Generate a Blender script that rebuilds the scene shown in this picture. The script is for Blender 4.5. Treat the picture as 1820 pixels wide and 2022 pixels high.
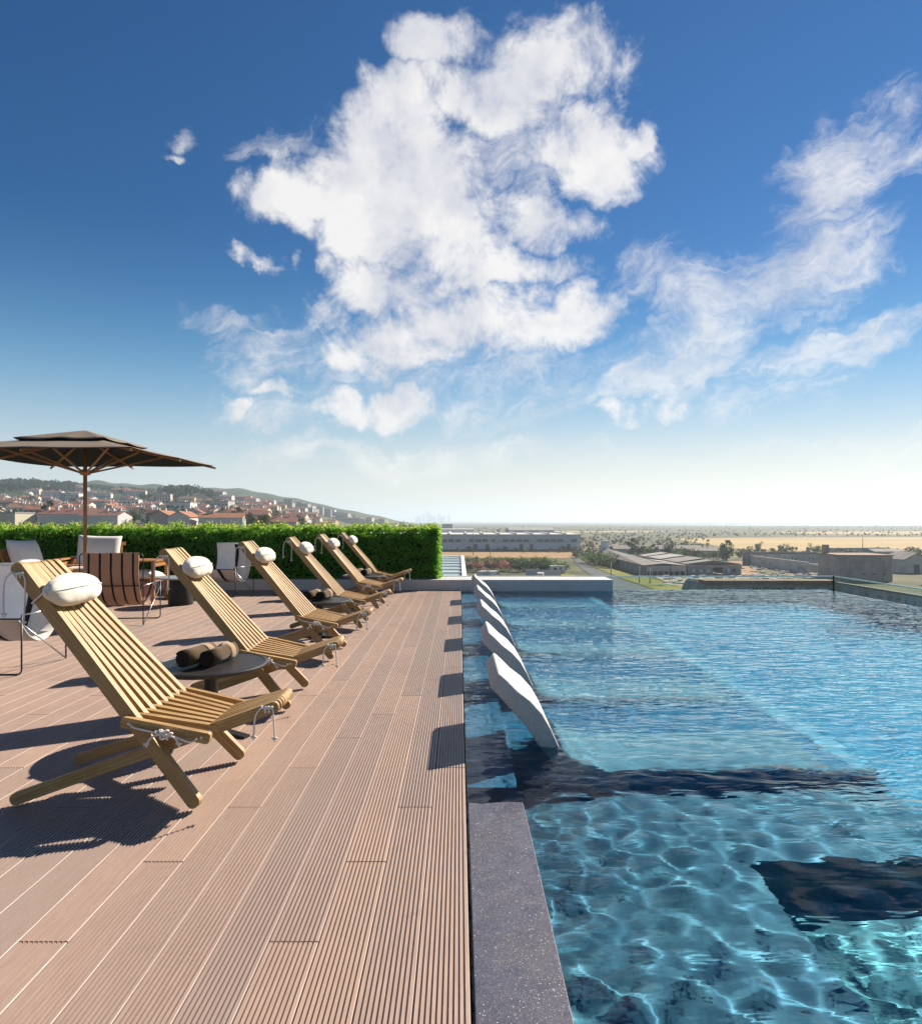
import bpy, bmesh, math, random
import numpy as np
from mathutils import Vector, Matrix
R = math.radians
random.seed(7); rng = np.random.default_rng(11)
S = bpy.context.scene
for _o in list(bpy.data.objects): bpy.data.objects.remove(_o)
COL = S.collection

# ------------------------------------------------------------------ camera
EYE = 1.2                       # metres above the deck
FPX = 1270.0                    # focal length in units of a frame 1820 wide, 2022 high
cam_d = bpy.data.cameras.new('camera'); cam = bpy.data.objects.new('camera', cam_d); COL.objects.link(cam)
cam.location = (0, 0, EYE); cam.rotation_euler = (R(90), 0, 0)
cam_d.sensor_fit = 'HORIZONTAL'; cam_d.sensor_width = 36; cam_d.lens = 36 * FPX / 1820
cam_d.shift_x = 4 / 1820; cam_d.shift_y = 18 / 1820
cam_d.clip_start = 0.05; cam_d.clip_end = 60000
S.camera = cam
# ------------------------------------------------------------------ render look
S.view_settings.view_transform = 'Standard'; S.view_settings.look = 'None'
S.view_settings.gamma = 1; EXPO = 1.0; S.view_settings.exposure = EXPO
S.view_settings.use_curve_mapping = False
cy = S.cycles
cy.use_denoising = True
try: cy.denoiser = 'OPENIMAGEDENOISE'
except Exception: pass
cy.use_adaptive_sampling = True; cy.adaptive_threshold = 0.02; cy.use_light_tree = False
cy.max_bounces = 7; cy.diffuse_bounces = 2; cy.glossy_bounces = 3; cy.transmission_bounces = 5
cy.transparent_max_bounces = 12; cy.volume_bounces = 0
cy.caustics_reflective = False; cy.caustics_refractive = True; cy.blur_glossy = 0.3
cy.sample_clamp_indirect = 4.0; cy.sample_clamp_direct = 30.0

# ------------------------------------------------------------------ node helper
class NT:
    def __init__(s, tree): s.t = tree; s.n = tree.nodes; s.l = tree.links
    def new(s, typ, **kw):
        nd = s.n.new(typ)
        for k, v in kw.items(): setattr(nd, k, v)
        return nd
    def put(s, sock, v):
        if isinstance(v, bpy.types.NodeSocket): s.l.new(v, sock)
        elif v is not None: sock.default_value = v
    def math(s, op, a, b=None, c=None, clamp=False):
        nd = s.new('ShaderNodeMath', operation=op, use_clamp=clamp)
        s.put(nd.inputs[0], a); s.put(nd.inputs[1], b) if b is not None else None
        if c is not None: s.put(nd.inputs[2], c)
        return nd.outputs[0]
    def vmath(s, op, a, b=None, scale=None):
        nd = s.new('ShaderNodeVectorMath', operation=op); s.put(nd.inputs[0], a)
        if b is not None: s.put(nd.inputs[1], b)
        if scale is not None: s.put(nd.inputs['Scale'], scale)
        return nd.outputs['Value'] if op in ('LENGTH', 'DOT_PRODUCT', 'DISTANCE') else nd.outputs[0]
    def mapping(s, v, loc=(0,0,0), rot=(0,0,0), sc=(1,1,1), typ='POINT'):
        nd = s.new('ShaderNodeMapping', vector_type=typ); s.put(nd.inputs[0], v)
        nd.inputs['Location'].default_value = loc; nd.inputs['Rotation'].default_value = rot; nd.inputs['Scale'].default_value = sc
        return nd.outputs[0]
    def noise(s, v, scale=1, detail=4, rough=0.5, dist=0.0, dim='3D', col=False):
        nd = s.new('ShaderNodeTexNoise', noise_dimensions=dim); s.put(nd.inputs['Vector'], v)
        nd.inputs['Scale'].default_value = scale; nd.inputs['Detail'].default_value = detail
        nd.inputs['Roughness'].default_value = rough; nd.inputs['Distortion'].default_value = dist
        return nd.outputs['Color' if col else 'Fac']
    def voro(s, v, scale=1, feature='F1', out='Distance', rand=1.0):
        nd = s.new('ShaderNodeTexVoronoi', feature=feature); s.put(nd.inputs['Vector'], v)
        nd.inputs['Scale'].default_value = scale; nd.inputs['Randomness'].default_value = rand
        return nd.outputs[out]
    def ramp(s, f, stops, interp='LINEAR'):
        nd = s.new('ShaderNodeValToRGB'); s.put(nd.inputs[0], f); cr = nd.color_ramp; cr.interpolation = interp
        while len(cr.elements) < len(stops): cr.elements.new(0.5)
        for e, (p, c) in zip(cr.elements, stops): e.position = p; e.color = tuple(c) + (1,) if len(c) == 3 else c
        return nd.outputs[0]
    def rng(s, v, a, b, c=0.0, d=1.0, typ='SMOOTHSTEP'):
        nd = s.new('ShaderNodeMapRange', interpolation_type=typ); s.put(nd.inputs[0], v)
        for i, x in enumerate((a, b, c, d)): nd.inputs[1 + i].default_value = x
        return nd.outputs[0]
    def mix(s, f, a, b, mode='MIX'):
        nd = s.new('ShaderNodeMix', data_type='RGBA', blend_type=mode); s.put(nd.inputs[0], f)
        for sk, v in ((nd.inputs[6], a), (nd.inputs[7], b)):
            if isinstance(v, tuple) and len(v) == 3: v = v + (1,)
            s.put(sk, v)
        return nd.outputs[2]
    def sep(s, v):
        nd = s.new('ShaderNodeSeparateXYZ'); s.put(nd.inputs[0], v); return nd.outputs
    def comb(s, x, y, z):
        nd = s.new('ShaderNodeCombineXYZ')
        for i, v in enumerate((x, y, z)): s.put(nd.inputs[i], v)
        return nd.outputs[0]

# ------------------------------------------------------------------ sun
SUN_EL = R(34.5); SUN_AZ = R(43)          # azimuth measured from +Y towards +X
sd = Vector((math.sin(SUN_AZ) * math.cos(SUN_EL), math.cos(SUN_AZ) * math.cos(SUN_EL), math.sin(SUN_EL)))
sun_l = bpy.data.lights.new('sun', 'SUN'); sun_l.energy = 5.0; sun_l.angle = R(0.53); sun_l.color = (1, 0.91, 0.78)
sun = bpy.data.objects.new('sun', sun_l); COL.objects.link(sun); sun.rotation_euler = sd.to_track_quat('Z', 'Y').to_euler(); sun.location = (20, 20, 30)
sun_l.cycles.is_caustics_light = True

# ------------------------------------------------------------------ sky with clouds (directions fixed in the world)
W = bpy.data.worlds.new('World'); S.world = W; W.use_nodes = True
w = NT(W.node_tree); w.n.clear()
SKY = 0.05; KX = SKY * 2 ** EXPO
sky = w.new('ShaderNodeTexSky', sky_type='NISHITA', sun_disc=False)
sky.sun_elevation = SUN_EL; sky.sun_rotation = SUN_AZ; sky.altitude = 0; sky.air_density = 1.0; sky.dust_density = 0.02; sky.ozone_density = 4.0
hs = w.new('ShaderNodeHueSaturation'); w.l.new(sky.outputs[0], hs.inputs['Color']); hs.inputs['Saturation'].default_value = 1.45; hs.inputs['Value'].default_value = 0.74
tc = w.new('ShaderNodeTexCoord'); D = tc.outputs['Generated']
dx, dy, dz = w.sep(D)
# pale summer haze lying along the horizon all the way round
low = w.math('POWER', w.rng(dz, 0.46, 0.0), 0.8)
blue = w.mix(1.0, hs.outputs[0], (0.34, 0.95, 1.02), 'MULTIPLY')
sunward = w.rng(w.vmath('DOT_PRODUCT', D, (math.sin(SUN_AZ), math.cos(SUN_AZ), 0)), 0.25, 1.0)
skyc = w.mix(w.math('MULTIPLY', w.math('MULTIPLY', low, low), 0.92), blue, w.mix(w.rng(dz, 0.27, 0.03), (0.27 / KX, 0.60 / KX, 0.84 / KX), w.mix(sunward, (0.76 / KX, 0.81 / KX, 0.79 / KX), (0.95 / KX, 0.86 / KX, 0.72 / KX))))
fy = w.math('MAXIMUM', dy, 0.05)
n_big = w.noise(D, 6, 3, 0.55, col=True)
n_fin = w.noise(D, 30, 3, 0.6, col=True)
wob = w.vmath('ADD', w.vmath('SCALE', n_big, scale=0.17), w.vmath('SCALE', n_fin, scale=0.055))
wx, wy, wz = w.sep(wob)
uvw = w.comb(w.math('ADD', w.math('DIVIDE', dx, fy), w.math('SUBTRACT', wx, 0.1125)), w.math('ADD', w.math('DIVIDE', dz, fy), w.math('SUBTRACT', wy, 0.1125)), 1.0)
def field(blobs, vec):
    cur = None
    for (x, y, rx, ry, rot, g) in blobs:
        u0, v0 = (x - 906) / FPX, (1029 - y) / FPX; rx /= FPX; ry /= FPX; c, s_ = math.cos(R(rot)), math.sin(R(rot))
        A = w.vmath('DOT_PRODUCT', vec, (c/rx, s_/rx, -(c*u0 + s_*v0)/rx)); B = w.vmath('DOT_PRODUCT', vec, (-s_/ry, c/ry, (s_*u0 - c*v0)/ry))
        q = w.math('MULTIPLY_ADD', A, A, w.math('MULTIPLY', B, B)); q = w.math('MULTIPLY_ADD', q, -g, g)
        cur = q if cur is None else w.math('MAXIMUM', cur, q)
    return cur
cumulus = [(1100, 125, 175, 125, 0, 1), (880, 92, 125, 66, -10, .9), (1010, 185, 175, 95, 0, 1), (1180, 295, 125, 100, 0, 1), (1255, 262, 75, 36, 40, .8),
  (785, 225, 130, 95, 20, 1), (765, 365, 200, 165, 0, 1.2), (640, 392, 140, 82, 0, 1), (860, 465, 190, 105, -10, 1.1), (1065, 440, 135, 68, 0, .9),
  (975, 520, 200, 50, -6, .9), (770, 560, 145, 85, 0, 1), (905, 640, 225, 98, 0, 1), (1075, 625, 170, 80, 0, 1), (765, 665, 150, 80, 0, .9),
  (740, 800, 170, 44, 0, .75), (500, 806, 48, 26, 0, .7), (568, 770, 36, 20, -15, .6), (512, 525, 62, 22, -18, .7), (585, 525, 26, 26, 0, .6),
  (308, 285, 70, 24, 5, .25), (325, 325, 40, 12, 0, .35), (600, 268, 70, 24, 15, .3), (1270, 812, 95, 46, 0, .75), (770, 880, 90, 24, 0, .6), (660, 605, 60, 46, 0, .7)]
cirrus = [(1660, 340, 250, 100, 48, .95), (1600, 525, 220, 105, 25, 1), (1430, 605, 150, 75, 15, .85), (1375, 690, 205, 90, 40, .95), (1660, 670, 230, 55, 15, .85), (1230, 745, 130, 46, 35, .75),
  (1810, 290, 80, 46, 40, .6), (450, 645, 110, 30, -8, .5), (600, 700, 220, 95, 0, .6), (960, 730, 380, 75, 0, .55), (1720, 860, 260, 50, 10, .45), (820, 905, 460, 46, 0, .75), (1010, 330, 160, 110, 0, .6), (590, 255, 90, 34, 20, .3), (1260, 560, 110, 60, 30, .5), (1480, 790, 200, 60, 12, .5), (540, 820, 160, 50, 0, .5), (1000, 800, 260, 60, 0, .5)]
fc = field(cumulus, uvw)
edge = w.noise(D, 12, 6, 0.66, 0.3)
den = w.math('ADD', w.math('MULTIPLY', fc, 0.92), w.math('MULTIPLY_ADD', edge, 2.6, -1.36))
front = w.rng(dy, 0.12, 0.3)
a_c = w.math('MULTIPLY', w.rng(den, -0.10, 0.78), front)
fs = field(cirrus, uvw)
strk = w.noise(w.vmath('MULTIPLY', w.comb(w.vmath('DOT_PRODUCT', uvw, (.93, .37, 0)), w.vmath('DOT_PRODUCT', uvw, (-.37, .93, 0)), 0.0), (5, 24, 1)), 2.0, 5, 0.66, 0.5)
den_s = w.math('ADD', w.math('MULTIPLY', fs, 0.75), w.math('ADD', w.math('MULTIPLY_ADD', strk, 1.25, -0.66), w.math('MULTIPLY_ADD', edge, 1.3, -0.66)))
a_s = w.math('MULTIPLY', w.math('MULTIPLY', w.rng(den_s, -0.12, 0.95), 0.80), front)
# the rest of the sky, beyond the frame, carries the same broken cloud
oth = w.math('SUBTRACT', 1.0, w.rng(dy, 0.40, 0.66))
gen = w.math('MULTIPLY', w.rng(w.noise(D, 3.1, 4, 0.58, 0.3), 0.53, 0.72), oth)
gen = w.math('MULTIPLY', gen, w.rng(dz, 0.02, 0.16))
a_all = w.math('MAXIMUM', w.math('MAXIMUM', a_c, a_s), w.math('MULTIPLY', gen, 0.9))
# the clouds' own form: brighter towards the sun
lit0 = w.noise(D, 7, 4, 0.55); lit1 = w.noise(w.vmath('ADD', D, tuple(sd * 0.06)), 7, 4, 0.55)
lit = w.rng(w.math('SUBTRACT', lit0, lit1), -0.17, 0.10, 0, 1, 'LINEAR')
lit = w.math('ADD', w.math('MULTIPLY', lit, 0.75), w.math('MULTIPLY_ADD', w.rng(edge, .35, .65), 0.35, 0.05), clamp=True)
ccol = w.mix(lit, (0.55 / KX, 0.58 / KX, 0.68 / KX), (0.93 / KX, 0.91 / KX, 0.90 / KX))
ccol = w.mix(w.rng(dz, 0.0, 0.2), (0.93 / KX, 0.92 / KX, 0.86 / KX), ccol)
fin = w.mix(w.math('MULTIPLY', a_all, 0.97), skyc, ccol)
bg = w.new('ShaderNodeBackground'); w.l.new(fin, bg.inputs[0]); bg.inputs[1].default_value = SKY
wo = w.new('ShaderNodeOutputWorld'); w.l.new(bg.outputs[0], wo.inputs[0])
W.cycles.sampling_method = 'NONE'

# ------------------------------------------------------------------ materials
MATS = {}
def material(name, build):
    m = bpy.data.materials.new(name); m.use_nodes = True; t = NT(m.node_tree); t.n.clear()
    o = t.new('ShaderNodeOutputMaterial'); t.out = o
    build(t, o); MATS[name] = m; return m
def pbsdf(t, o, base, rough=0.6, bump=None, bstr=0.3, bdist=0.01, spec=0.5, **kw):
    p = t.new('ShaderNodeBsdfPrincipled')
    if isinstance(base, tuple) and len(base) == 3: base = base + (1,)
    t.put(p.inputs['Base Color'], base); t.put(p.inputs['Roughness'], rough); p.inputs['Specular IOR Level'].default_value = spec
    for k, v in kw.items(): t.put(p.inputs[k.replace('_', ' ')], v)
    if bump is not None:
        b = t.new('ShaderNodeBump'); b.inputs['Strength'].default_value = bstr; b.inputs['Distance'].default_value = bdist
        t.put(b.inputs['Height'], bump); t.l.new(b.outputs[0], p.inputs['Normal'])
    t.l.new(p.outputs[0], o.inputs[0]); return p
def ocoord(t): return t.new('ShaderNodeTexCoord').outputs['Object']
def gpos(t): return t.new('ShaderNodeNewGeometry').outputs['Position']
def orand(t): return t.new('ShaderNodeObjectInfo').outputs['Random']
def plain(name, col, rough=0.6, var=0.12, scale=6.0, metal=0.0, spec=0.5, use='pos'):
    def b(t, o):
        v = gpos(t) if use == 'pos' else ocoord(t)
        n = t.noise(v, scale, 5, 0.6)
        c0 = tuple(x * (1 - var) for x in col); c1 = tuple(min(1, x * (1 + var)) for x in col)
        c = t.mix(n, c0, c1)
        c = t.mix(t.math('MULTIPLY', orand(t), 0.35), c, tuple(x * (1 - 1.2 * var) for x in col))
        pbsdf(t, o, c, rough, Metallic=metal, spec=spec)
    return material(name, b)

# ------------------------------------------------------------------ mesh helpers
class MB:
    def __init__(s): s.v = []; s.f = []
    def add(s, vs, fs):
        k = len(s.v); s.v += [tuple(p) for p in vs]; s.f += [tuple(i + k for i in f) for f in fs]; return s
    def box(s, x0, x1, y0, y1, z0, z1):
        return s.add([(x0,y0,z0),(x1,y0,z0),(x1,y1,z0),(x0,y1,z0),(x0,y0,z1),(x1,y0,z1),(x1,y1,z1),(x0,y1,z1)],
                     [(0,3,2,1),(4,5,6,7),(0,1,5,4),(1,2,6,5),(2,3,7,6),(3,0,4,7)])
    def prism(s, prof, y0, y1):
        """profile in (x, z), counter-clockwise seen from -y, extruded along y"""
        n = len(prof)
        vs = [(p[0], y0, p[1]) for p in prof] + [(p[0], y1, p[1]) for p in prof]
        fs = [tuple(range(n)), tuple(range(2*n-1, n-1, -1))] + [((i+1) % n, i, n+i, n+(i+1) % n) for i in range(n)]
        return s.add(vs, fs)
    def tube(s, pts, r, n=6, closed=False, taper=None):
        P = [Vector(p) for p in pts]; m = len(P); rings = []; up = None
        for i in range(m):
            a = P[(i-1) % m] if (closed or i > 0) else P[i]; b = P[(i+1) % m] if (closed or i < m-1) else P[i]
            t = (b - a).normalized() if (b - a).length > 1e-9 else Vector((0,0,1))
            if up is None: up = Vector((0,0,1)) if abs(t.z) < 0.9 else Vector((0,1,0))
            u = up - t * up.dot(t)
            if u.length < 1e-6: u = t.orthogonal()
            u.normalize(); v = t.cross(u); up = u
            rr = r if taper is None else r * taper[i]
            rings.append([P[i] + (u * math.cos(2*math.pi*k/n) + v * math.sin(2*math.pi*k/n)) * rr for k in range(n)])
        vs = [p for q in rings for p in q]; fs = []
        for i in range(m if closed else m - 1):
            j = (i + 1) % m
            for k in range(n): fs.append((i*n+k, i*n+(k+1) % n, j*n+(k+1) % n, j*n+k))
        if not closed: fs += [tuple(range(n-1, -1, -1)), tuple((m-1)*n + k for k in range(n))]
        return s.add(vs, fs)
    def lathe(s, prof, n=32, c=(0, 0), caps=True):
        vs = []; fs = []
        for (r, z) in prof: vs += [(c[0] + r*math.cos(2*math.pi*k/n), c[1] + r*math.sin(2*math.pi*k/n), z) for k in range(n)]
        for i in range(len(prof)-1):
            for k in range(n): fs.append((i*n+k, i*n+(k+1) % n, (i+1)*n+(k+1) % n, (i+1)*n+k))
        if caps: fs += [tuple(range(n-1, -1, -1)), tuple((len(prof)-1)*n+k for k in range(n))]
        return s.add(vs, fs)
    def mesh(s, name, mat=None, smooth=False, bevel=0.0):
        me = bpy.data.meshes.new(name); me.from_pydata(s.v, [], s.f)
        if bevel > 0:
            bm = bmesh.new(); bm.from_mesh(me)
            bmesh.ops.bevel(bm, geom=[e for e in bm.edges if e.calc_face_angle(0) > 0.5], offset=bevel, segments=2, profile=0.6, affect='EDGES', clamp_overlap=True)
            bm.to_mesh(me); bm.free()
        if mat: me.materials.append(MATS[mat] if isinstance(mat, str) else mat)
        if smooth: me.polygons.foreach_set('use_smooth', [True] * len(me.polygons))
        me.update(); return me
    def obj(s, name, mat=None, parent=None, smooth=False, loc=(0,0,0), rot=(0,0,0), bevel=0.0):
        return put(name, s.mesh(name, mat, smooth, bevel), parent, loc, rot)
def put(name, me, parent=None, loc=(0,0,0), rot=(0,0,0)):
    o = bpy.data.objects.new(name, me); COL.objects.link(o); o.parent = parent; o.location = loc; o.rotation_euler = rot; return o
def empty(name, loc=(0,0,0), rz=0.0, label=None, cat=None, group=None):
    o = bpy.data.objects.new(name, None); COL.objects.link(o); o.location = loc; o.rotation_euler = (0, 0, rz); o.empty_display_size = 0.2
    return tag(o, label, cat, group)
def tag(o, label=None, cat=None, group=None, kind=None):
    for k, v in (('label', label), ('category', cat), ('group', group), ('kind', kind)):
        if v: o[k] = v
    return o
def copy_tree(o, parent=None):
    c = o.copy(); COL.objects.link(c); c.parent = parent
    for ch in list(o.children): copy_tree(ch, c)
    return c
def at(x, y, d):
    """a frame point (1820 x 2022) seen at depth d -> world X, Z"""
    return (x - 906) * d / FPX, EYE - (y - 1029) * d / FPX
def smooth_by_angle(me, ang=40):
    me.polygons.foreach_set('use_smooth', [True]*len(me.polygons))
    bm = bmesh.new(); bm.from_mesh(me)
    for e in bm.edges:
        if len(e.link_faces) == 2 and e.calc_face_angle(0) > R(ang): e.smooth = False
    bm.to_mesh(me); bm.free()
# ================================================================== materials of the terrace
def m_deck(t, o):
    v = ocoord(t); r = orand(t)
    n = t.noise(t.mapping(v, sc=(40, 2.5, 40)), 3, 6, 0.65)
    big = t.noise(gpos(t), 1.3, 4, 0.6)
    c = t.ramp(n, [(0.25, (0.30, 0.20, 0.155)), (0.75, (0.42, 0.305, 0.245))])
    c = t.mix(t.math('MULTIPLY_ADD', t.rng(r, 0.0, 0.5), 0.65, 0.35), (0.295, 0.225, 0.19), c)
    c = t.mix(t.math('MULTIPLY', t.rng(r, 0.62, 1.0), 0.7), c, (0.42, 0.285, 0.215))
    c = t.mix(t.math('MULTIPLY', t.rng(big, 0.4, 0.72), 0.55), c, (0.30, 0.215, 0.175))
    stain = t.rng(t.noise(gpos(t), 3.5, 6, 0.7, 0.8), 0.60, 0.74); c = t.mix(t.math('MULTIPLY', stain, 0.5), c, (0.19, 0.14, 0.12))
    dust = t.rng(t.noise(gpos(t), 60, 3, 0.7), 0.66, 0.8); c = t.mix(t.math('MULTIPLY', dust, 0.35), c, (0.55, 0.46, 0.4))
    pbsdf(t, o, c, t.rng(n, 0.2, 0.8, 0.38, 0.6), t.noise(t.mapping(v, sc=(60, 4, 60)), 6, 5, 0.7), 0.25, 0.002)
material('deck_composite', m_deck)
def m_wood(t, o, c0=(0.285, 0.16, 0.052), c1=(0.48, 0.31, 0.125), c2=(0.15, 0.07, 0.022)):
    v = ocoord(t); r = orand(t)
    vv = t.vmath('ADD', t.mapping(v, sc=(1.0, 9, 9)), t.comb(t.math('MULTIPLY', r, 17.0), t.math('MULTIPLY', r, 5.0), 0.0))
    n = t.noise(vv, 4.5, 6, 0.6, 1.2)
    rings = t.new('ShaderNodeTexWave', wave_type='BANDS', bands_direction='Z'); t.put(rings.inputs['Vector'], vv)
    rings.inputs['Scale'].default_value = 2.2; rings.inputs['Distortion'].default_value = 7; rings.inputs['Detail'].default_value = 3; rings.inputs['Detail Scale'].default_value = 1.2
    c = t.ramp(n, [(0.25, c0), (0.62, c1)])
    c = t.mix(t.math('MULTIPLY', t.rng(rings.outputs['Fac'], 0.55, 1.0), 0.42), c, c2)
    c = t.mix(t.math('MULTIPLY', r, 0.6), c, c0)
    c = t.mix(t.math('MULTIPLY', t.rng(t.noise(gpos(t), 9, 4, 0.6), 0.5, 0.8), 0.25), c, (0.36, 0.28, 0.17))
    pbsdf(t, o, c, 0.5, n, 0.15, 0.002)
material('oiled_wood', m_wood)
material('teak', lambda t, o: m_wood(t, o, (0.33, 0.135, 0.042), (0.46, 0.22, 0.075), (0.2, 0.07, 0.022)))
material('umbrella_wood', lambda t, o: m_wood(t, o, (0.30, 0.15, 0.065), (0.45, 0.25, 0.11), (0.2, 0.09, 0.04)))
def fabric(name, col, weave=400, rough=0.9, wr=0.25):
    def b(t, o):
        v = ocoord(t); n = t.noise(v, 7, 5, 0.6); wv = t.noise(v, weave, 2, 0.5)
        c = t.mix(t.rng(n, 0.3, 0.8), tuple(x*0.88 for x in col), col)
        c = t.mix(t.math('MULTIPLY', wv, 0.18), c, tuple(x*0.6 for x in col))
        p = pbsdf(t, o, c, rough, t.math('ADD', t.math('MULTIPLY', n, 1.0), t.math('MULTIPLY', wv, 0.08)), wr, 0.02, spec=0.2)
        p.inputs['Sheen Weight'].default_value = 0.2
    return material(name, b)
fabric('pillow_cotton', (0.84, 0.78, 0.66)); fabric('cushion_white', (0.82, 0.78, 0.72), wr=0.35); fabric('towel_shade', (0.016, 0.011, 0.008), 250, 1.0, 0.6); fabric('towel', (0.105, 0.064, 0.032), 250, 1.0, 0.6)
fabric('towel_pale', (0.42, 0.29, 0.17), 250, 1.0, 0.6); fabric('rope', (0.88, 0.80, 0.72), 600)
fabric('sling_tan', (0.50, 0.275, 0.17)); fabric('sling_white', (0.88, 0.88, 0.87)); fabric('sling_shade', (0.66, 0.61, 0.56)); fabric('sling_black', (0.012, 0.012, 0.014))
def m_canopy(t, o):
    v = ocoord(t); n = t.noise(v, 3, 5, 0.6); wv = t.noise(v, 250, 2, 0.6)
    c = t.mix(n, (0.20, 0.155, 0.122), (0.275, 0.218, 0.175)); c = t.mix(t.math('MULTIPLY', wv, 0.3), c, (0.15, 0.12, 0.095))
    pbsdf(t, o, c, 0.95, n, 0.3, 0.02, spec=0.1)
material('canopy_cloth', m_canopy)
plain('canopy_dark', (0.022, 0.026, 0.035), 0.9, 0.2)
plain('black_metal', (0.012, 0.011, 0.011), 0.38, 0.2, 30, 0.0); plain('steel', (0.60, 0.59, 0.57), 0.28, 0.1, 10, 1.0); plain('table_black', (0.022, 0.019, 0.017), 0.42, 0.3, 14)
plain('table_top_grey', (0.33, 0.35, 0.37), 0.35, 0.15, 10); plain('drum_dark', (0.016, 0.012, 0.012), 0.55, 0.3, 12); plain('umbrella_base_metal', (0.62, 0.60, 0.57), 0.4, 0.1, 12, 0.3)
plain('dark_gap', (0.006, 0.006, 0.007), 0.9, 0.2)
def m_curb(t, o):
    v = gpos(t); n = t.noise(t.mapping(v, sc=(1.2, 1, 26)), 4, 6, 0.65); b = t.noise(v, 2.5, 5, 0.6)
    c = t.mix(n, (0.44, 0.42, 0.405), (0.62, 0.595, 0.57)); c = t.mix(t.math('MULTIPLY', t.rng(b, .45, .75), 0.5), c, (0.36, 0.33, 0.31))
    pbsdf(t, o, c, 0.55, n, 0.2, 0.004)
material('curb_concrete', m_curb)
def m_granite(t, o):
    v = gpos(t)
    n = t.noise(v, 16, 7, 0.7); n2 = t.noise(v, 3.2, 4, 0.6); f = t.noise(v, 260, 2, 0.7)
    c = t.mix(n, (0.036, 0.038, 0.068), (0.088, 0.088, 0.135)); c = t.mix(t.rng(n2, .4, .7), c, (0.072, 0.069, 0.09))
    c = t.mix(t.math('MULTIPLY', t.rng(f, .35, .7), .5), c, (0.018, 0.018, 0.028))
    vj = t.vmath('ADD', v, t.vmath('SCALE', t.noise(v, 40, 3, .6, col=True), scale=.02))
    cell = t.voro(vj, 300, out='Color'); cd = t.voro(vj, 300); cs = t.sep(cell)
    glint_fleck = t.math('MULTIPLY', t.math('GREATER_THAN', cs[0], t.rng(n2, .3, .7, .95, .86)), t.math('LESS_THAN', cd, t.math('MULTIPLY_ADD', cs[1], .34, .10)))
    c = t.mix(t.math('MULTIPLY', t.math('GREATER_THAN', cs[2], .8), .5), c, (.16, .148, .17))
    c = t.mix(glint_fleck, c, (0.62, 0.58, 0.52))  # mica flecks, whitened to paint the stone's sparkle in the sun
    p = pbsdf(t, o, c, t.rng(n, .3, .7, .4, .65), t.math('ADD', n, f), .35, 0.003, spec=.3)
    wet = t.rng(t.noise(v, 2.2, 4, .6, .5), .36, .52); t.put(p.inputs['Coat Weight'], t.math('MULTIPLY_ADD', wet, .4, .2)); p.inputs['Coat Roughness'].default_value = .06; p.inputs['Coat IOR'].default_value = 1.33
    cb_ = t.new('ShaderNodeBump'); cb_.inputs['Strength'].default_value = .25; cb_.inputs['Distance'].default_value = .02; t.put(cb_.inputs['Height'], t.noise(t.mapping(v, sc=(5, 9, 0)), 1.5, 3, .5)); t.l.new(cb_.outputs[0], p.inputs['Coat Normal'])
material('wet_granite', m_granite)
def m_pool(t, o):
    v = gpos(t); P = t.sep(v)
    tile = t.voro(t.mapping(v, sc=(1, 1, 1)), 38, out='Color', rand=0.25); ts = t.sep(tile)
    n = t.noise(v, 5, 5, 0.6); n2 = t.noise(v, 1.1, 4, 0.55)
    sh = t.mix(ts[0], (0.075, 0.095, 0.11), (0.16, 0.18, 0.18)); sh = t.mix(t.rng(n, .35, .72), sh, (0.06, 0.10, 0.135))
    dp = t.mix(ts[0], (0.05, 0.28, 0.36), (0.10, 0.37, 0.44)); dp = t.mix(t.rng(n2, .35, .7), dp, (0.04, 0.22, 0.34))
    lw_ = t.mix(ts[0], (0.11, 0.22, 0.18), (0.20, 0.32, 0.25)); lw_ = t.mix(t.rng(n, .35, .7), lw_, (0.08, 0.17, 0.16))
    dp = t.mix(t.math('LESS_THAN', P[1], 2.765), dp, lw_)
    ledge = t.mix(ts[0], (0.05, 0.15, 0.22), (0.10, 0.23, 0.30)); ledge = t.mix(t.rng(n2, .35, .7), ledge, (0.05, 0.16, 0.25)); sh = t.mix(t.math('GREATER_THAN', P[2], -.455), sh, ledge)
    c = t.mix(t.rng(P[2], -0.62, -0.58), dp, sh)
    pbsdf(t, o, c, 0.5, ts[1], 0.2, 0.004)
material('pool_mosaic', m_pool)
plain('pool_nosing_stone', (0.38, 0.48, 0.50), 0.5, 0.2, 20)
def m_water(t, o, col=(0.24, 0.67, 0.94, 1), bs=1.0):
    g = t.new('ShaderNodeBsdfPrincipled')
    g.inputs['Base Color'].default_value = col; g.inputs['Roughness'].default_value = 0.0
    g.inputs['IOR'].default_value = 1.22; g.inputs['Transmission Weight'].default_value = 1.0
    v = gpos(t); P = t.sep(v); n1 = t.noise(t.mapping(v, rot=(0, 0, R(7)), sc=(2.6, 7.5, 0)), 1.0, 3, .55, .5); n2 = t.noise(t.mapping(v, rot=(0, 0, R(-14)), sc=(7, 15, 0)), 1.0, 2, .5, .3)
    patch = t.rng(t.noise(t.mapping(v, sc=(.5, .8, 0)), 1.0, 2, .5), .42, .62)
    h = t.math('ADD', n1, t.math('MULTIPLY', n2, t.math('MULTIPLY_ADD', patch, .40, .30)))
    b = t.new('ShaderNodeBump'); t.put(b.inputs['Height'], h); b.inputs['Distance'].default_value = 0.085
    far = t.rng(P[1], 2.6, 5.2); gust = t.math('ADD', t.rng(t.vmath('DISTANCE', v, (2.05, 2.75, 0)), .95, .1), t.rng(t.vmath('DISTANCE', v, (5.3, 7.6, 0)), 1.6, .2))
    t.put(b.inputs['Strength'], t.math('MULTIPLY', t.math('ADD', t.math('MULTIPLY_ADD', far, .72, .10), t.math('MULTIPLY', gust, .30)), bs)); t.l.new(b.outputs[0], g.inputs['Normal'])
    t.l.new(g.outputs[0], o.inputs[0])
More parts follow.
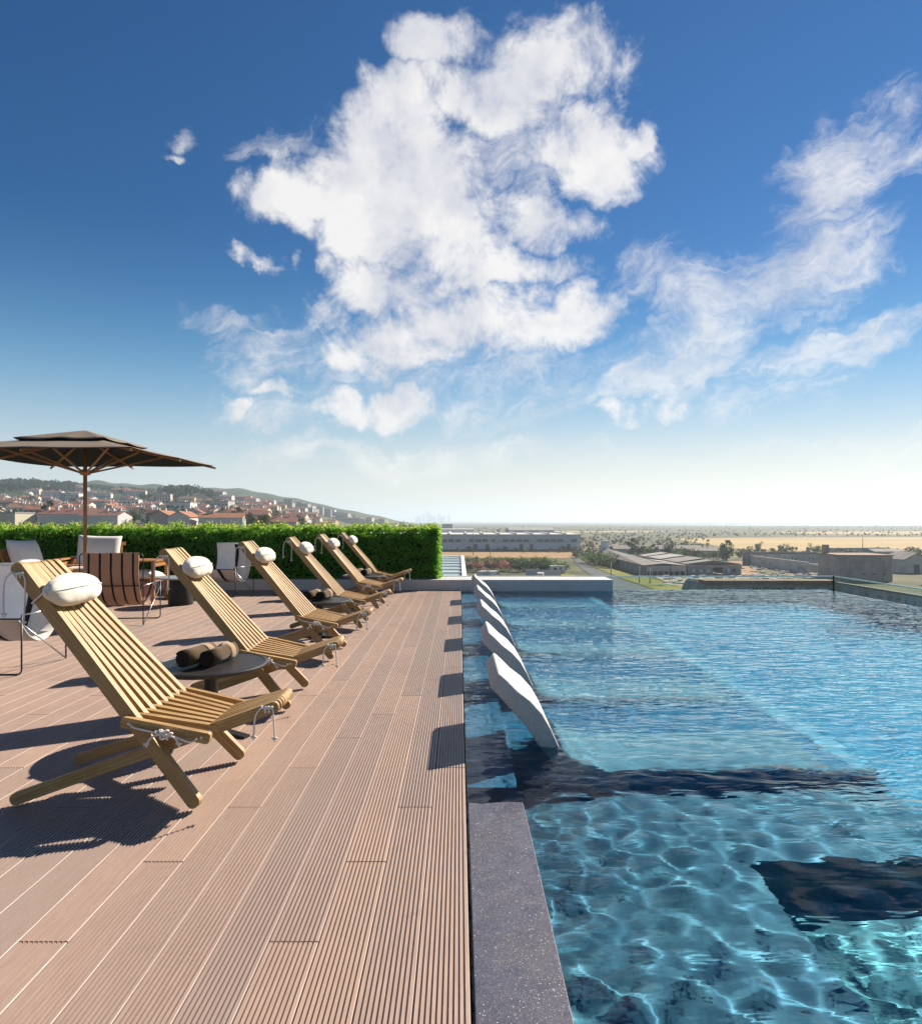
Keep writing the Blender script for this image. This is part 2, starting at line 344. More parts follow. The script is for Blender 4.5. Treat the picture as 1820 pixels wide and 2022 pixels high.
material('pool_water', m_water); material('thin_water', lambda t, o: m_water(t, o, (.42, .76, .97, 1), .6))
def m_lounger(t, o):
    v = ocoord(t); sp = t.noise(v, 140, 3, 0.7); n = t.noise(v, 9, 5, .6); P = t.sep(gpos(t))
    c = t.mix(t.rng(sp, .42, .66), (0.60, 0.57, 0.53), (0.28, 0.27, 0.26)); c = t.mix(t.math('MULTIPLY', t.rng(n, .4, .8), .3), c, (0.62, 0.60, 0.58))
    # the foot that stands in the water is darker where the wet line crept up
    wet = t.math('SUBTRACT', 1.0, t.rng(t.math('ADD', P[2], t.math('MULTIPLY_ADD', n, .25, -.12)), -0.02, 0.05)); c = t.mix(t.math('MULTIPLY', wet, .5), c, (0.30, 0.30, 0.30))
    pbsdf(t, o, c, 0.75, sp, 0.4, 0.003)
material('lounger_resin', m_lounger)

# ================================================================== deck, plank by plank
PITCH = 0.143; PW = 0.1392; EDGE = 0.028; Y_END = 11.2
deck = MB(); deck.box(-12.5, EDGE - 0.004, -1.5, Y_END, -0.30, -0.032)
deck_o = tag(deck.obj('deck', 'dark_gap'), kind='structure')
def plank_mesh(L):
    n = 9; prof = []; w0 = PW; ch = 0.0016; gw = 0.0042; gd = 0.0085
    prof.append((-w0/2, -0.026)); prof.append((w0/2, -0.026)); prof.append((w0/2, -ch)); prof.append((w0/2 - ch, 0))
    top = []
    for k in range(n):
        xc = w0/2 - w0 * (k + 1) / (n + 1)
        top += [(xc + gw/2 + 0.0006, 0), (xc + gw/2, -gd), (xc - gw/2, -gd), (xc - gw/2 - 0.0006, 0)]
    prof += top + [(-w0/2 + ch, 0), (-w0/2, -ch)]
    # profile is in x,z ; extrude along y
    m = MB(); N = len(prof); vs = [(p[0], -L/2, p[1]) for p in prof] + [(p[0], L/2, p[1]) for p in prof]
    fs = [((i+1) % N, i, N+i, N+(i+1) % N)[::-1] for i in range(1, N)]
    fs.append(tuple(range(N))); fs.append(tuple(range(2*N-1, N-1, -1)))
    m.add(vs, fs); return m.mesh('plank', 'deck_composite')
pm_cache = {}
pieces = []
for k in range(84):
    xc = EDGE - PW/2 - k * PITCH
    j0 = 2.697 - 0.4315 * ((k - 1) % 5); j = j0 - 2.1575 * 3
    cuts = []
    while j < Y_END + 3: cuts.append(j); j += 2.1575
    for a, b in zip(cuts[:-1], cuts[1:]):
        a2, b2 = max(a, -1.4), min(b, Y_END - 0.006)
        if b2 - a2 > 0.1: pieces.append((xc, a2 + 0.0030, b2 - 0.0030))
def seen(p):
    d = max(p[2] - 0.2, 0.5); vis = (p[0] + 0.2) * FPX / d > -906 - 80 and p[2] > 1.45
    return (0 if vis else 1, max(p[1], 1.5))
pieces.sort(key=seen)
rest = MB()
for i, (xc, a, b) in enumerate(pieces):
    L = round(b - a, 3)
    if i < 300:
        if L not in pm_cache: pm_cache[L] = plank_mesh(L)
        put('plank', pm_cache[L], deck_o, (xc, (a + b)/2, 0))
    else: rest.box(xc - PW/2, xc + PW/2, a, b, -0.026, 0)
tag(rest.obj('far_planks', 'deck_composite', deck_o), kind='stuff')

# ================================================================== pool
PX0 = 0.04; PX1 = 6.40; PY0 = -0.8; PY1 = 11.32; WZ = -0.022
STEP_Y = 3.46; SH_X = 2.28; LOW_Y = 2.76; LOW_X = 1.24
cop = MB(); cz = [(PY0 - .4, -.012), (2.55, -.012), (2.78, -.020), (2.98, -.05)]      # the stone coping dips under the water farther on
vs = []
for (yy, zz) in cz: vs += [(PX0, yy, -.9), (.278, yy, -.9), (.278, yy, zz), (PX0, yy, zz)]
fs = [(0, 1, 2, 3), (15, 14, 13, 12)]
for i in range(3): q = 4*i; fs += [(q, q+4, q+5, q+1), (q+1, q+5, q+6, q+2), (q+2, q+6, q+7, q+3), (q+3, q+7, q+4, q)]
cop.add(vs, fs); tag(cop.obj('pool_coping', 'wet_granite', bevel=0.003), kind='structure')
led = MB(); led.box(PX0, .278, 2.981, Y_END - .02, -.9, -.15); tag(led.obj('submerged_ledge', 'pool_mosaic'), kind='structure')
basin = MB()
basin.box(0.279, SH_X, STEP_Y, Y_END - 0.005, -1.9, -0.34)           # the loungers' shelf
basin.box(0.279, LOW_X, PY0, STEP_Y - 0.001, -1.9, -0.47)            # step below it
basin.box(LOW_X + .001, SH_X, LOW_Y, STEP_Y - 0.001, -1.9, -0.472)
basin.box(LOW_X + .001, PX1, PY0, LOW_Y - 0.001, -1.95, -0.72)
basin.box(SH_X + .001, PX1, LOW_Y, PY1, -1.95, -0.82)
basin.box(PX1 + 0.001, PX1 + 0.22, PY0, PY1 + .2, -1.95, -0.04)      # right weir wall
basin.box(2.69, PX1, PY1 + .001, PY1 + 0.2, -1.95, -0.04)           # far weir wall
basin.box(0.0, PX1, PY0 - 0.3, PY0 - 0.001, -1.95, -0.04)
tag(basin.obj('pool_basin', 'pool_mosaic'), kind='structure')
nose = MB(); nose.box(SH_X - 0.13, SH_X + 0.003, STEP_Y + .01, Y_END - 0.01, -0.40, -0.332)
tag(nose.obj('pool_step_nosing', 'pool_nosing_stone'), kind='structure')
curb = MB(); curb.box(-14, 2.68, Y_END, Y_END + 0.62, -1.9, 0.177)
tag(curb.obj('low_wall', 'curb_concrete', bevel=0.006), 'long low concrete kerb wall closing the far end of deck and pool', 'wall')

# water surface: a fine sheet of summed wave trains
def water_sheet():
    x = np.concatenate([np.linspace(PX0 - .006, 2.4, 190)[:-1], np.linspace(2.4, PX1 + 0.2, 190)])
    y = np.concatenate([np.linspace(PY0, 1.0, 50)[:-1], np.linspace(1.0, 5.5, 240)[:-1], np.linspace(5.5, PY1 + 0.18, 260)])
    X, Y = np.meshgrid(x, y); Z = np.zeros_like(X)
    g = np.random.default_rng(5)
    def trains(n, l0, l1, amp, spread, base):
        z = np.zeros_like(X)
        for _ in range(n):
            lam = l0 * (l1 / l0) ** g.random(); th = base + g.normal() * spread; k = 2*np.pi/lam
            ph = k * (X*np.cos(th) + Y*np.sin(th)) + g.random()*6.28 + 0.8*np.sin(X*1.3*g.random()+Y*1.7*g.random()+g.random()*6)
            z += amp * (lam / l1) ** 1.1 * g.uniform(.5, 1) * np.sin(ph)
        return z
    calm = trains(34, 0.085, 0.24, 0.00074, 1.4, 1.3); swell = trains(8, 0.5, 1.1, 0.0016, 1.0, 1.2)
    ripple = trains(34, 0.07, 0.26, 0.00105, 0.65, 1.35)
    chop = trains(22, 0.05, 0.12, 0.0010, 1.6, 0.9)
    far = 1 / (1 + np.exp(-(Y - 4.3) * 2.2))
    def patch(cx, cyy, rx, ry): return np.exp(-((X-cx)/rx)**2 - ((Y-cyy)/ry)**2)
    disturbed = 1.0*patch(1.2, 5.0, .9, .55) + 1.0*patch(1.0, 8.4, .9, .6) + 1.2*patch(6.0, 9.0, 1.2, .6) + .6*patch(.5, 3.2, .5, .6)
    Z = WZ + swell + calm * (1.0 - 0.55 * np.maximum(1/(1+np.exp(-(Y-3.5)*5)), 1/(1+np.exp(-(X-2.3)*5)))) + ripple * 0.22 * far + chop * disturbed * 0.55
    Z = np.where((X > PX1 + .15) | (Y > PY1 + .14), WZ - 0.02, Z)
    Z = np.where(X < 0.285, WZ + (Z - WZ)*0.6, Z)
    ny, nx = X.shape
    V = np.stack([X, Y, Z], -1).reshape(-1, 3)
    I = np.arange(ny*nx).reshape(ny, nx)
    F = np.stack([I[:-1,:-1], I[:-1,1:], I[1:,1:], I[1:,:-1]], -1).reshape(-1, 4)
    me = bpy.data.meshes.new('pool_water'); me.from_pydata(V.tolist(), [], F.tolist())
    me.polygons.foreach_set('use_smooth', [True]*len(me.polygons)); me.materials.append(MATS['pool_water']); me.materials.append(MATS['thin_water'])
    cx = V[F].mean(1)[:, 0]; me.polygons.foreach_set('material_index', (cx < 0.279).astype(np.int32)); me.update(); return me
water = tag(put('pool_water', water_sheet()), kind='structure')
water.cycles.is_caustics_caster = True
for o in S.objects:
    if o.name.split('.')[0] in ('pool_basin', 'pool_coping', 'pool_step_nosing', 'submerged_ledge'): o.cycles.is_caustics_receiver = True
# ================================================================== wooden slat deck chairs
CH0 = -1.35
def stick(L, wd, th, r=None, n=4):
    """a board along +x, wd deep in z, th thick in y, both ends rounded"""
    r = wd * 0.42 if r is None else r; h = wd / 2; pr = []
    for cx, cz, a0 in ((L - r, -h + r, -90), (L - r, h - r, 0), (r, h - r, 90), (r, -h + r, 180)):
        for k in range(n): a = R(a0 + 90 * k / (n - 1)); pr.append((cx + r*math.cos(a), cz + r*math.sin(a)))
    return MB().prism(pr, -th/2, th/2)
T_ = 0.031; DEP = 0.056; CH0 = -1.36
foot_f = Vector((-1.078 - CH0, 0, 0.022)); top_b = Vector((-1.945 - CH0, 0, 1.018)); dB = (top_b - foot_f).normalized(); LB = (top_b - foot_f).length
foot_r = Vector((-1.880 - CH0, 0, 0.026)); tip_f = Vector((-0.785 - CH0, 0, 0.392)); dF = (tip_f - foot_r).normalized(); LF = (tip_f - foot_r).length
sA = (0.358 - foot_f.z) / dB.z; hA = foot_f + dB * sA
sB = ((-1.075 - CH0) - foot_r.x) / dF.x; hB = foot_r + dF * sB; dM = (hB - hA).normalized(); LM = (hB - hA).length
# the slats fan out: side by side at the top and at the seat's front, spread where the links go between them
def yB(t, s): return t * (0.275 + (0.1175 - 0.275) * s / LB)
def yF(t, s): return t * (0.104 + (LF - s) / (LF - sB) * (0.160 - 0.104))
def yFleg(t, s): return t * (0.23 + (0.104 - 0.23) * s / LF)
def ori(d):
    x = d.normalized(); z = x.cross(Vector((0, 1, 0))).normalized(); z = z if z.z > 0 else -z; y = z.cross(x)
    return Matrix((x, y, z)).transposed().to_euler()
def roty(d): return -math.atan2(d.z, d.x)
nB = Vector((dB.z, 0, -dB.x)); nB = nB if nB.z > 0 else -nB
def rope(b, pts, r=0.0042, knot_ends=()):
    P = [Vector(p) for p in pts]
    # smooth the run a little (Catmull-Rom)
    out = []
    for i in range(len(P) - 1):
        p0 = P[max(i-1, 0)]; p1 = P[i]; p2 = P[i+1]; p3 = P[min(i+2, len(P)-1)]
        for k in range(5):
            u = k / 5; out.append(0.5*((2*p1) + (p2-p0)*u + (2*p0-5*p1+4*p2-p3)*u*u + (3*p1-p0-3*p2+p3)*u**3))
    out.append(P[-1]); b.tube(out, r, 6)
    for e in knot_ends: knot(b, P[e], 0.0055, r*1.15)
def knot(b, c, s, r):
    c = Vector(c); pts = []
    for k in range(17):
        a = 2*math.pi*k/16; pts.append(c + Vector((s*(math.sin(a) + 0.9*math.sin(2*a)), 0.5*s*math.sin(3*a), s*0.8*(math.cos(a) - 0.9*math.cos(2*a)))))
    b.tube(pts[:-1], r * 0.95, 5, closed=True)
def pillow_mesh(name, L, ry, rz, mat, seed=0, flat=2.4):
    g = random.Random(seed); nu, nv = 34, 40; vs = []; fs = []
    ph = [g.uniform(0, 6.28) for _ in range(6)]
    for i in range(nu + 1):
        u = -1 + 2*i/nu; e = max(0.0, 1 - abs(u)**2.3) ** 0.5
        for k in range(nv):
            a = 2*math.pi*k/nv
            w1 = 1 + 0.05*math.sin(3*a + ph[0] + 3*u) * (0.4 + abs(u)) + 0.032*math.sin(7*a + ph[1]) * abs(u)**2 + 0.03*math.sin(5*u + ph[2] + a) + 0.016*math.sin(11*u + 2*a + ph[3]) - 0.035*max(0, math.cos(a - R(245)))**12
            vs.append((ry*e*w1*math.cos(a), L/2*u*(1 - 0.03*math.cos(2*a)), rz*e*w1*math.sin(a)))
    for i in range(nu):
        for k in range(nv): fs.append((i*nv+k, i*nv+(k+1) % nv, (i+1)*nv+(k+1) % nv, (i+1)*nv+k)[::-1])
    m = MB(); m.add(vs, fs); return m.mesh(name, mat, True)
def build_deck_chair():
    c = empty('slat_deck_chair')
    LBs = LB - sA + 0.035; LFs = LF - sB + 0.035
    long_b = stick(LB, DEP, T_).mesh('leg_slat', 'oiled_wood'); short_b = stick(LBs, DEP, T_).mesh('back_slat', 'oiled_wood')
    long_f = stick(LF, 0.05, T_).mesh('leg_slat', 'oiled_wood'); short_f = stick(LFs, 0.05, T_ * .93).mesh('seat_slat', 'oiled_wood')
    mid = stick(LM + 0.07, 0.046, T_ * 0.9, r=0.012, n=3).mesh('link_slat', 'oiled_wood')
    def lay(name, me, p, q): put(name, me, c, p, ori(q - p))
    for k in range(8):
        t = (k - 3.5) / 3.5; sag = -0.018 * (1 - t*t)
        P = lambda s_: foot_f + dB*s_ + nB*sag*min(1, max(0, (s_ - sA)/0.5)) + Vector((0, yB(t, s_), 0))
        if k in (0, 7): lay('leg_slat', long_b, P(0), P(LB))
        else: lay('back_slat', short_b, P(sA - 0.035), P(LB))
        if k in (0, 7): lay('leg_slat', long_f, foot_r + Vector((0, yFleg(t, 0), 0)), foot_r + dF*LF + Vector((0, yFleg(t, LF), 0)))
        else: lay('seat_slat', short_f, foot_r + dF*(sB - 0.035) + Vector((0, yF(t, sB - .035), 0)), foot_r + dF*LF + Vector((0, yF(t, LF), 0)))
    for j in range(9):
        t = (j - 4) / 3.5; ya = yB(t, sA); yb_ = yF(t, sB) if 0 < j < 8 else math.copysign(0.236, t)
        lay('link_slat', mid, hA - dM*0.035 + Vector((0, ya, 0)), hB + dM*0.035 + Vector((0, yb_, 0)))
    for h, q in ((hA, .268), (hB, .254)): MB().tube([(h.x, -q, h.z), (h.x, q, h.z)], 0.006, 6).obj('hinge_cord', 'rope', c)
    y0 = -0.272
    r1 = MB(); k0 = foot_f + dB*(LB - 0.05); kx, kz = k0.x - 0.005, k0.z - 0.012; yb = yB(-1, LB) - T_/2 - 0.012
    rope(r1, [(kx, yb, kz), (kx-0.022, yb, kz+0.006), (kx-0.048, yb-0.004, kz-0.022), (kx-0.056, yb-0.004, kz-0.09), (kx-0.054, yb-0.004, kz-0.175)], knot_ends=(4,))
    rope(r1, [(kx, yb, kz), (kx+0.022, yb, kz+0.002), (kx+0.036, yb, kz-0.03), (kx+0.037, yb-0.004, kz-0.11), (kx+0.034, yb-0.006, kz-0.21)], knot_ends=(4,))
    knot(r1, (kx, yb, kz), 0.011, 0.0052); knot(r1, (kx+0.014, yb, kz), 0.009, 0.005)
    r1.obj('tie_rope', 'rope', c, True)
    r2 = MB(); k0 = foot_r + dF*(LF - 0.055); kx, kz = k0.x, k0.z + 0.008; yb = -.106 - T_/2 - 0.012
    rope(r2, [(kx, yb, kz), (kx-0.025, yb, kz+0.001), (kx-0.047, yb-0.004, kz-0.03), (kx-0.053, yb-0.005, kz-0.075), (kx-0.055, yb-0.005, kz-0.125)], knot_ends=(4,))
    rope(r2, [(kx, yb, kz), (kx+0.024, yb, kz+0.001), (kx+0.03, yb-0.003, kz-0.03), (kx+0.034, yb-0.005, kz-0.08), (kx+0.036, yb-0.006, kz-0.13)], knot_ends=(4,))
    knot(r2, (kx-0.006, yb, kz), 0.011, 0.0052); knot(r2, (kx+0.01, yb, kz), 0.010, 0.005)
    r2.obj('tie_rope', 'rope', c, True)
    r3 = MB(); a, b = hA + dM*0.01, hB - dM*0.01; mp = a.lerp(b, .5)
    rope(r3, [(a.x, y0+0.004, a.z), (a.x+0.02, y0-0.002, a.z-0.012), (mp.x-0.02, y0-0.005, mp.z-0.004), (mp.x+0.03, y0-0.005, mp.z-0.012), (b.x-0.03, y0-0.003, b.z-0.012), (b.x, y0+0.004, b.z)])
    knot(r3, (mp.x-0.01, y0-0.007, mp.z-0.006), 0.013, 0.0052); knot(r3, (mp.x+0.018, y0-0.007, mp.z-0.012), 0.012, 0.0052); knot(r3, (mp.x+0.004, y0-0.008, mp.z), 0.011, 0.005)
    rope(r3, [(mp.x-0.01, y0-0.008, mp.z-0.008), (mp.x-0.045, y0-0.01, mp.z-0.02), (mp.x-0.066, y0-0.01, mp.z-0.05)], knot_ends=(2,))
    rope(r3, [(mp.x+0.02, y0-0.008, mp.z-0.012), (mp.x+0.05, y0-0.01, mp.z-0.022), (mp.x+0.068, y0-0.01, mp.z-0.048)], knot_ends=(2,))
    r3.obj('side_rope', 'rope', c, True)
    pc = foot_f + dB * ((0.845 - foot_f.z) / dB.z) + nB*0.074 + Vector((0, -0.03, 0)); rb = roty(dB)
    pl = put('headrest_pillow', pillow_mesh('headrest_pillow', 0.375, 0.076, 0.062, 'pillow_cotton', 3), c, pc, (0, rb, 0))
    st = MB(); ss = (0.868 - foot_f.z) / dB.z; bp = foot_f + dB * ss; ys, ye = yB(-1, ss) - T_/2 - 0.006, yB(1, ss) + T_/2 + 0.006
    f, k = bp + nB*0.04, bp - nB*0.034
    st.tube([(f.x + .01, ys - 0.01, f.z + .02), (f.x, ys - .004, f.z), (bp.x, ys - .002, bp.z), (k.x, ys, k.z), (k.x, ye, k.z), (f.x, ye, f.z), (f.x+.01, ye + 0.01, f.z + .02)], 0.0042, 6)
    so = st.obj('strap', 'rope', pl); so.matrix_parent_inverse = (Matrix.Translation(pc) @ Matrix.Rotation(rb, 4, 'Y')).inverted()
    sm = MB(); pts = []
    for q in range(19):
        u = -1 + 2*q/18; e = max(0.0, 1 - abs(u)**2.3) ** 0.5; pts.append((0.078*e*math.cos(R(250)), 0.187*u, 0.064*e*math.sin(R(250))))
    sm.tube(pts, 0.0035, 5); sm.obj('piping', 'pillow_cotton', pl, True)
    return c
chair = build_deck_chair()
NEAR = [2.66, 4.05, 5.53, 7.10, 8.70, 10.32]; ROT = [0, 1.6, -1.4, 1.1, -1.8, 1.2]
LABC = ['nearest wooden slat deck chair, large in the left foreground', 'second wooden slat deck chair from the camera, behind the nearest towel table', 'third wooden slat deck chair from the camera, in front of the second towel table',
        'fourth wooden slat deck chair from the camera, just behind the second towel table', 'fifth wooden slat deck chair from the camera, in front of the farthest towel table', 'farthest wooden slat deck chair, last of the row by the hedge']
chairs = []
for i in range(6):
    o = chair if i == 0 else copy_tree(chair)
    o.location = (CH0, NEAR[i] + 0.275, 0); o.rotation_euler = (0, 0, R(ROT[i])); tag(o, LABC[i], 'deck chair', 'wooden deck chairs in a row along the pool'); chairs.append(o)

# ================================================================== low round tables with towels
def build_table():
    t = empty('side_table')
    top = MB(); top.lathe([(0.0, .366), (.29, .366), (.305, .372), (.312, .380), (.312, .388), (.306, .393), (.294, .394), (.292, .3905), (0.0, .3905)], 56, caps=False)
    o = top.obj('table_top', 'table_black', t, True); smooth_by_angle(o.data)
    MB().lathe([(.05, .0125), (.042, .03), (.038, .06), (.038, .34), (.06, .3655)], 24).obj('pedestal', 'table_black', t, True)
    for k in range(4):
        a = R(45 + 90*k + 22); m = MB(); n = Vector((-math.sin(a), math.cos(a), 0)); d = Vector((math.cos(a), math.sin(a), 0))
        v = []
        for (r, wd, z) in ((0.03, .03, .03), (.26, .022, .012)):
            for s_ in (-1, 1):
                p = d*r + n*wd*s_; v += [(p.x, p.y, 0.0), (p.x, p.y, z)]
        m.add(v, [(0,1,3,2)[::-1],(4,5,7,6),(0,4,6,2)[::-1],(1,5,7,3),(0,1,5,4),(2,3,7,6)[::-1]]); m.obj('foot', 'table_black', t)
    return t
tb = build_table()
TS = [(-1.41, 3.66), (-1.43, 6.62), (-1.43, 9.58)]
LT = ['black round pedestal table beside the nearest deck chair', 'black round pedestal table between the third and fourth deck chairs', 'black round pedestal table between the two farthest deck chairs']
def towel_mesh(L, r1, turns, seed):
    g = random.Random(seed); m = MB(); N = int(turns*26); th = 0.0085
    pts = []
    for i in range(N+1):
        a = 2*math.pi*turns*i/N; r = 0.008 + (r1 - 0.008)*i/N + 0.0012*math.sin(5*a+seed); pts.append((r*math.cos(a+.6), r*math.sin(a+.6), r))
    vs = []; fs = []
    ys = [-L/2 + g.uniform(-.004, .004), -L/6, L/6, L/2]
    for (x, z, r) in pts:
        sc = (r - th)/r if r > th else 0.1
        for y in ys:
            vs.append((x, y, z)); vs.append((x*sc, y, z*sc))
    K = 2*len(ys)
    for i in range(N):
        b0, b1 = i*K, (i+1)*K
        for j in range(len(ys)-1):
            fs.append((b0+2*j, b0+2*j+2, b1+2*j+2, b1+2*j)); fs.append((b0+2*j+1, b1+2*j+1, b1+2*j+3, b0+2*j+3))
        fs.append((b0, b1, b1+1, b0+1)); e = K-2; fs.append((b0+e, b0+e+1, b1+e+1, b1+e))
    b0 = N*K
    for j in range(len(ys)-1): fs.append((b0+2*j, b0+2*j+2, b0+2*j+3, b0+2*j+1))
    m.add(vs, fs); return m
WHICH = ['nearest', 'middle', 'farthest']
for i, (x, y) in enumerate(TS):
    o = tb if i == 0 else copy_tree(tb)
    o.location = (x, y, 0); o.rotation_euler = (0, 0, R(18*i)); tag(o, LT[i], 'table', 'low black tables between the deck chairs')
    for s_, side in ((-1, 'left'), (1, 'right')):
        e = empty('rolled_towel', (x - 0.012 + s_*0.055, y - 0.01 + 0.02*s_, 0.391 + 0.051), R(-14 + 3*s_), 'brown rolled towel, %s one of the pair on the %s black table' % (side, WHICH[i]), 'towel', 'rolled towels on the black tables')
        ro = towel_mesh(0.25, 0.051, 4.2, i*2 + (s_ > 0)).obj('roll', 'towel', e, True); ro.rotation_euler = (0, R(40*s_), 0); ro.data.materials.append(MATS['towel_shade'])
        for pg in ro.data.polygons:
            if abs(pg.normal.y) > .5 or (pg.normal.x*pg.center.x + pg.normal.z*pg.center.z) < 0 or math.hypot(pg.center.x, pg.center.z) < .043: pg.material_index = 1  # ends and inner turns near-black: shade inside the roll painted in
        MB().lathe([(0.0520, -0.022), (0.0528, -0.018), (0.0528, 0.018), (0.0520, 0.022)], 28, caps=False).obj('band', 'towel_pale', e, True, (0, 0.07, 0), (R(90), 0, 0))

# ================================================================== in-pool chaise loungers
LPROF_T = [(.217, .375), (.262, .335), (.3195, .277), (.388, .225), (.451, .155), (.500, .070), (.545, -.03), (.60, -.15), (.68, -.24), (.80, -.29), (1.05, -.30), (1.35, -.295), (1.65, -.30), (1.92, -.31), (2.06, -.335)]
LPROF_B = [(.56, -.333), (.50, -.20), (.432, -.02), (.36, .09), (.285, .175), (.215, .25), (.166, .303)]
def lounger_mesh():
    m = MB(); m.prism(LPROF_B + LPROF_T[:] if False else (LPROF_T[::-1] + LPROF_B[::-1])[::-1], 0, 0.58)
    me = m.mesh('backrest', 'lounger_resin'); bm = bmesh.new(); bm.from_mesh(me)
    bmesh.ops.recalc_face_normals(bm, faces=bm.faces[:])
    bmesh.ops.bevel(bm, geom=[e for e in bm.edges if e.calc_face_angle(0) > 0.9], offset=0.016, segments=3, profile=0.5, affect='EDGES', clamp_overlap=True)
    bm.to_mesh(me); bm.free(); smooth_by_angle(me, 35); return me
lm = lounger_mesh()
LL = ['nearest white in-pool lounger', 'second white in-pool lounger from the camera', 'third white in-pool lounger, the middle of the five', 'fourth white in-pool lounger from the camera', 'farthest white in-pool lounger, close to the low wall']
for i, y in enumerate([3.48, 4.76, 6.27, 7.82, 9.5]):
    o = put('pool_lounger', lm, None, (0.0 + 0.006*i, y, 0)); o.name = 'pool_lounger'
    tag(o, LL[i] + ', its back rising from the water', 'lounger', 'white loungers standing in the pool'); o.cycles.is_caustics_receiver = True

# ================================================================== sling chairs (wire frame, hung cloth)
def wire(b, pts, r=0.0065, rad=0.05, n=8):
    """polyline with rounded corners"""
    P = [Vector(p) for p in pts]; out = [P[0]]
    for i in range(1, len(P)-1):
        a, c, d = P[i-1], P[i], P[i+1]; q = min(rad, (c-a).length*.45, (d-c).length*.45)
        s0 = c + (a-c).normalized()*q; s1 = c + (d-c).normalized()*q
        for k in range(5):
            u = k/4; out.append((1-u)**2*s0 + 2*u*(1-u)*c + u*u*s1)
    out.append(P[-1]); b.tube(out, r, n)
def sling_profile(n=36):
    """from the top rear bar down through the belly to the front bar; chair faces -y"""
    ctrl = [(0.275, 0.815), (0.30, 0.70), (0.285, 0.50), (0.20, 0.29), (0.04, 0.215), (-0.12, 0.27), (-0.22, 0.37), (-0.275, 0.435)]
    P = [Vector((a, b, 0)) for a, b in ctrl]; out = []
    for i in range(len(P)-1):
        p0, p1, p2, p3 = P[max(i-1, 0)], P[i], P[i+1], P[min(i+2, len(P)-1)]
        for k in range(5): u = k/5; out.append(0.5*((2*p1)+(p2-p0)*u+(2*p0-5*p1+4*p2-p3)*u*u+(3*p1-p0-3*p2+p3)*u**3))
    out.append(P[-1]); return [(p.x, p.y) for p in out]
def cloth_strip(x0, x1, off=0.0, wob=0.0, th=0.006):
    pr = sling_profile(); vs = []; fs = []; m = MB(); n = len(pr)
    for i, (y, z) in enumerate(pr):
        a = pr[max(i-1, 0)]; b = pr[min(i+1, n-1)]; t = Vector((b[0]-a[0], b[1]-a[1], 0)).normalized(); nn = (-t.y, t.x)
        wv = wob*math.sin(i*0.33)
        for x in (x0 + wv, x1 + wv):
            for s_ in (off + th/2, off - th/2): vs.append((x, y + nn[0]*s_, z + nn[1]*s_))
    for i in range(n-1):
        a, b = 4*i, 4*(i+1)
        fs += [(a, b, b+2, a+2), (a+1, a+3, b+3, b+1), (a, a+1, b+1, b), (a+2, b+2, b+3, a+3)]
    e = 4*(n-1); fs += [(0, 2, 3, 1), (e, e+1, e+3, e+2)]
    m.add(vs, fs); return m
def build_sling(kind):
    t = empty('sling_chair'); hw = 0.345
    f = MB(); wire(f, [(-hw, .29, .0065), (-hw, .29, .83), (hw, .29, .83), (hw, .29, .0065)], rad=0.045); f.obj('back_frame', 'black_metal', t, True)
    f = MB(); wire(f, [(-hw*.97, -.29, .47), (-hw*.97, -.29, .0065), (hw*.97, -.29, .0065), (hw*.97, -.29, .47)], rad=0.04); f.obj('front_frame', 'black_metal', t, True)
    MB().tube([(-hw*.97, -.283, .437), (hw*.97, -.283, .437)], .0065, 8).obj('front_bar', 'black_metal', t, True)
    for s_ in (-1, 1):
        MB().tube([(s_*hw, .29, .46), (s_*hw*.97, -.29, .468)], .006, 8).obj('arm', 'steel', t, True)
        MB().tube([(s_*hw, .29, .012), (s_*hw*.97, -.29, .40)], .006, 8).obj('brace', 'steel', t, True)
    MB().tube([(-hw, .298, .46), (hw, .298, .46)], .006, 8).obj('rear_bar', 'black_metal', t, True)
    if kind == 'tan':
        cl = cloth_strip(-.30, .30).obj('cloth_sling', 'sling_tan', t, True)
        for q in range(5):
            x = -.24 + .12*q; cloth_strip(x - .011, x + .011, 0.0, 0.002, 0.0085).obj('stripe', 'sling_black', cl, True)
        m = MB(); m.box(-.302, .302, .292, .3035, .69, .838); o = m.obj('top_hem', 'sling_tan', cl, bevel=.004)
        for q in range(5):
            x = -.24 + .12*q; MB().box(x - .011, x + .011, .3005, .3052, .695, .836).obj('stripe', 'sling_black', cl)
    else:
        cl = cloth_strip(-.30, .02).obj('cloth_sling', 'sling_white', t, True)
        cloth_strip(.0195, .30).obj('shaded_half', 'sling_shade', cl, True).name = 'shade_grey_half'  # greyer cloth: the shade on this half is put into its colour
        cloth_strip(.02, .075, 0.0, 0.009, 0.009).obj('stripe', 'sling_black', cl, True)
        MB().tube([(-.30, .286, .826), (.30, .286, .826)], .012, 8).obj('top_hem', 'sling_white', cl, True)
    for ch in t.children:
        if ch.name.startswith('cloth'): smooth_by_angle(ch.data, 50)
    return t
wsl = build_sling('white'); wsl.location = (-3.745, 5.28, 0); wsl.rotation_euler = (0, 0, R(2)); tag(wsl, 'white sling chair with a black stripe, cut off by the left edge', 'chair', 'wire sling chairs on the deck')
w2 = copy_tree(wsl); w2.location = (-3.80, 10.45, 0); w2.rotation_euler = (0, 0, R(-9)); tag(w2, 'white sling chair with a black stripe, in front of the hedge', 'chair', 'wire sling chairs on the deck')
tan = build_sling('tan'); tan.location = (-3.99, 7.62, 0); tan.rotation_euler = (0, 0, R(186)); tag(tan, 'tan sling chair with black stripes, seen from behind', 'chair', 'wire sling chairs on the deck')

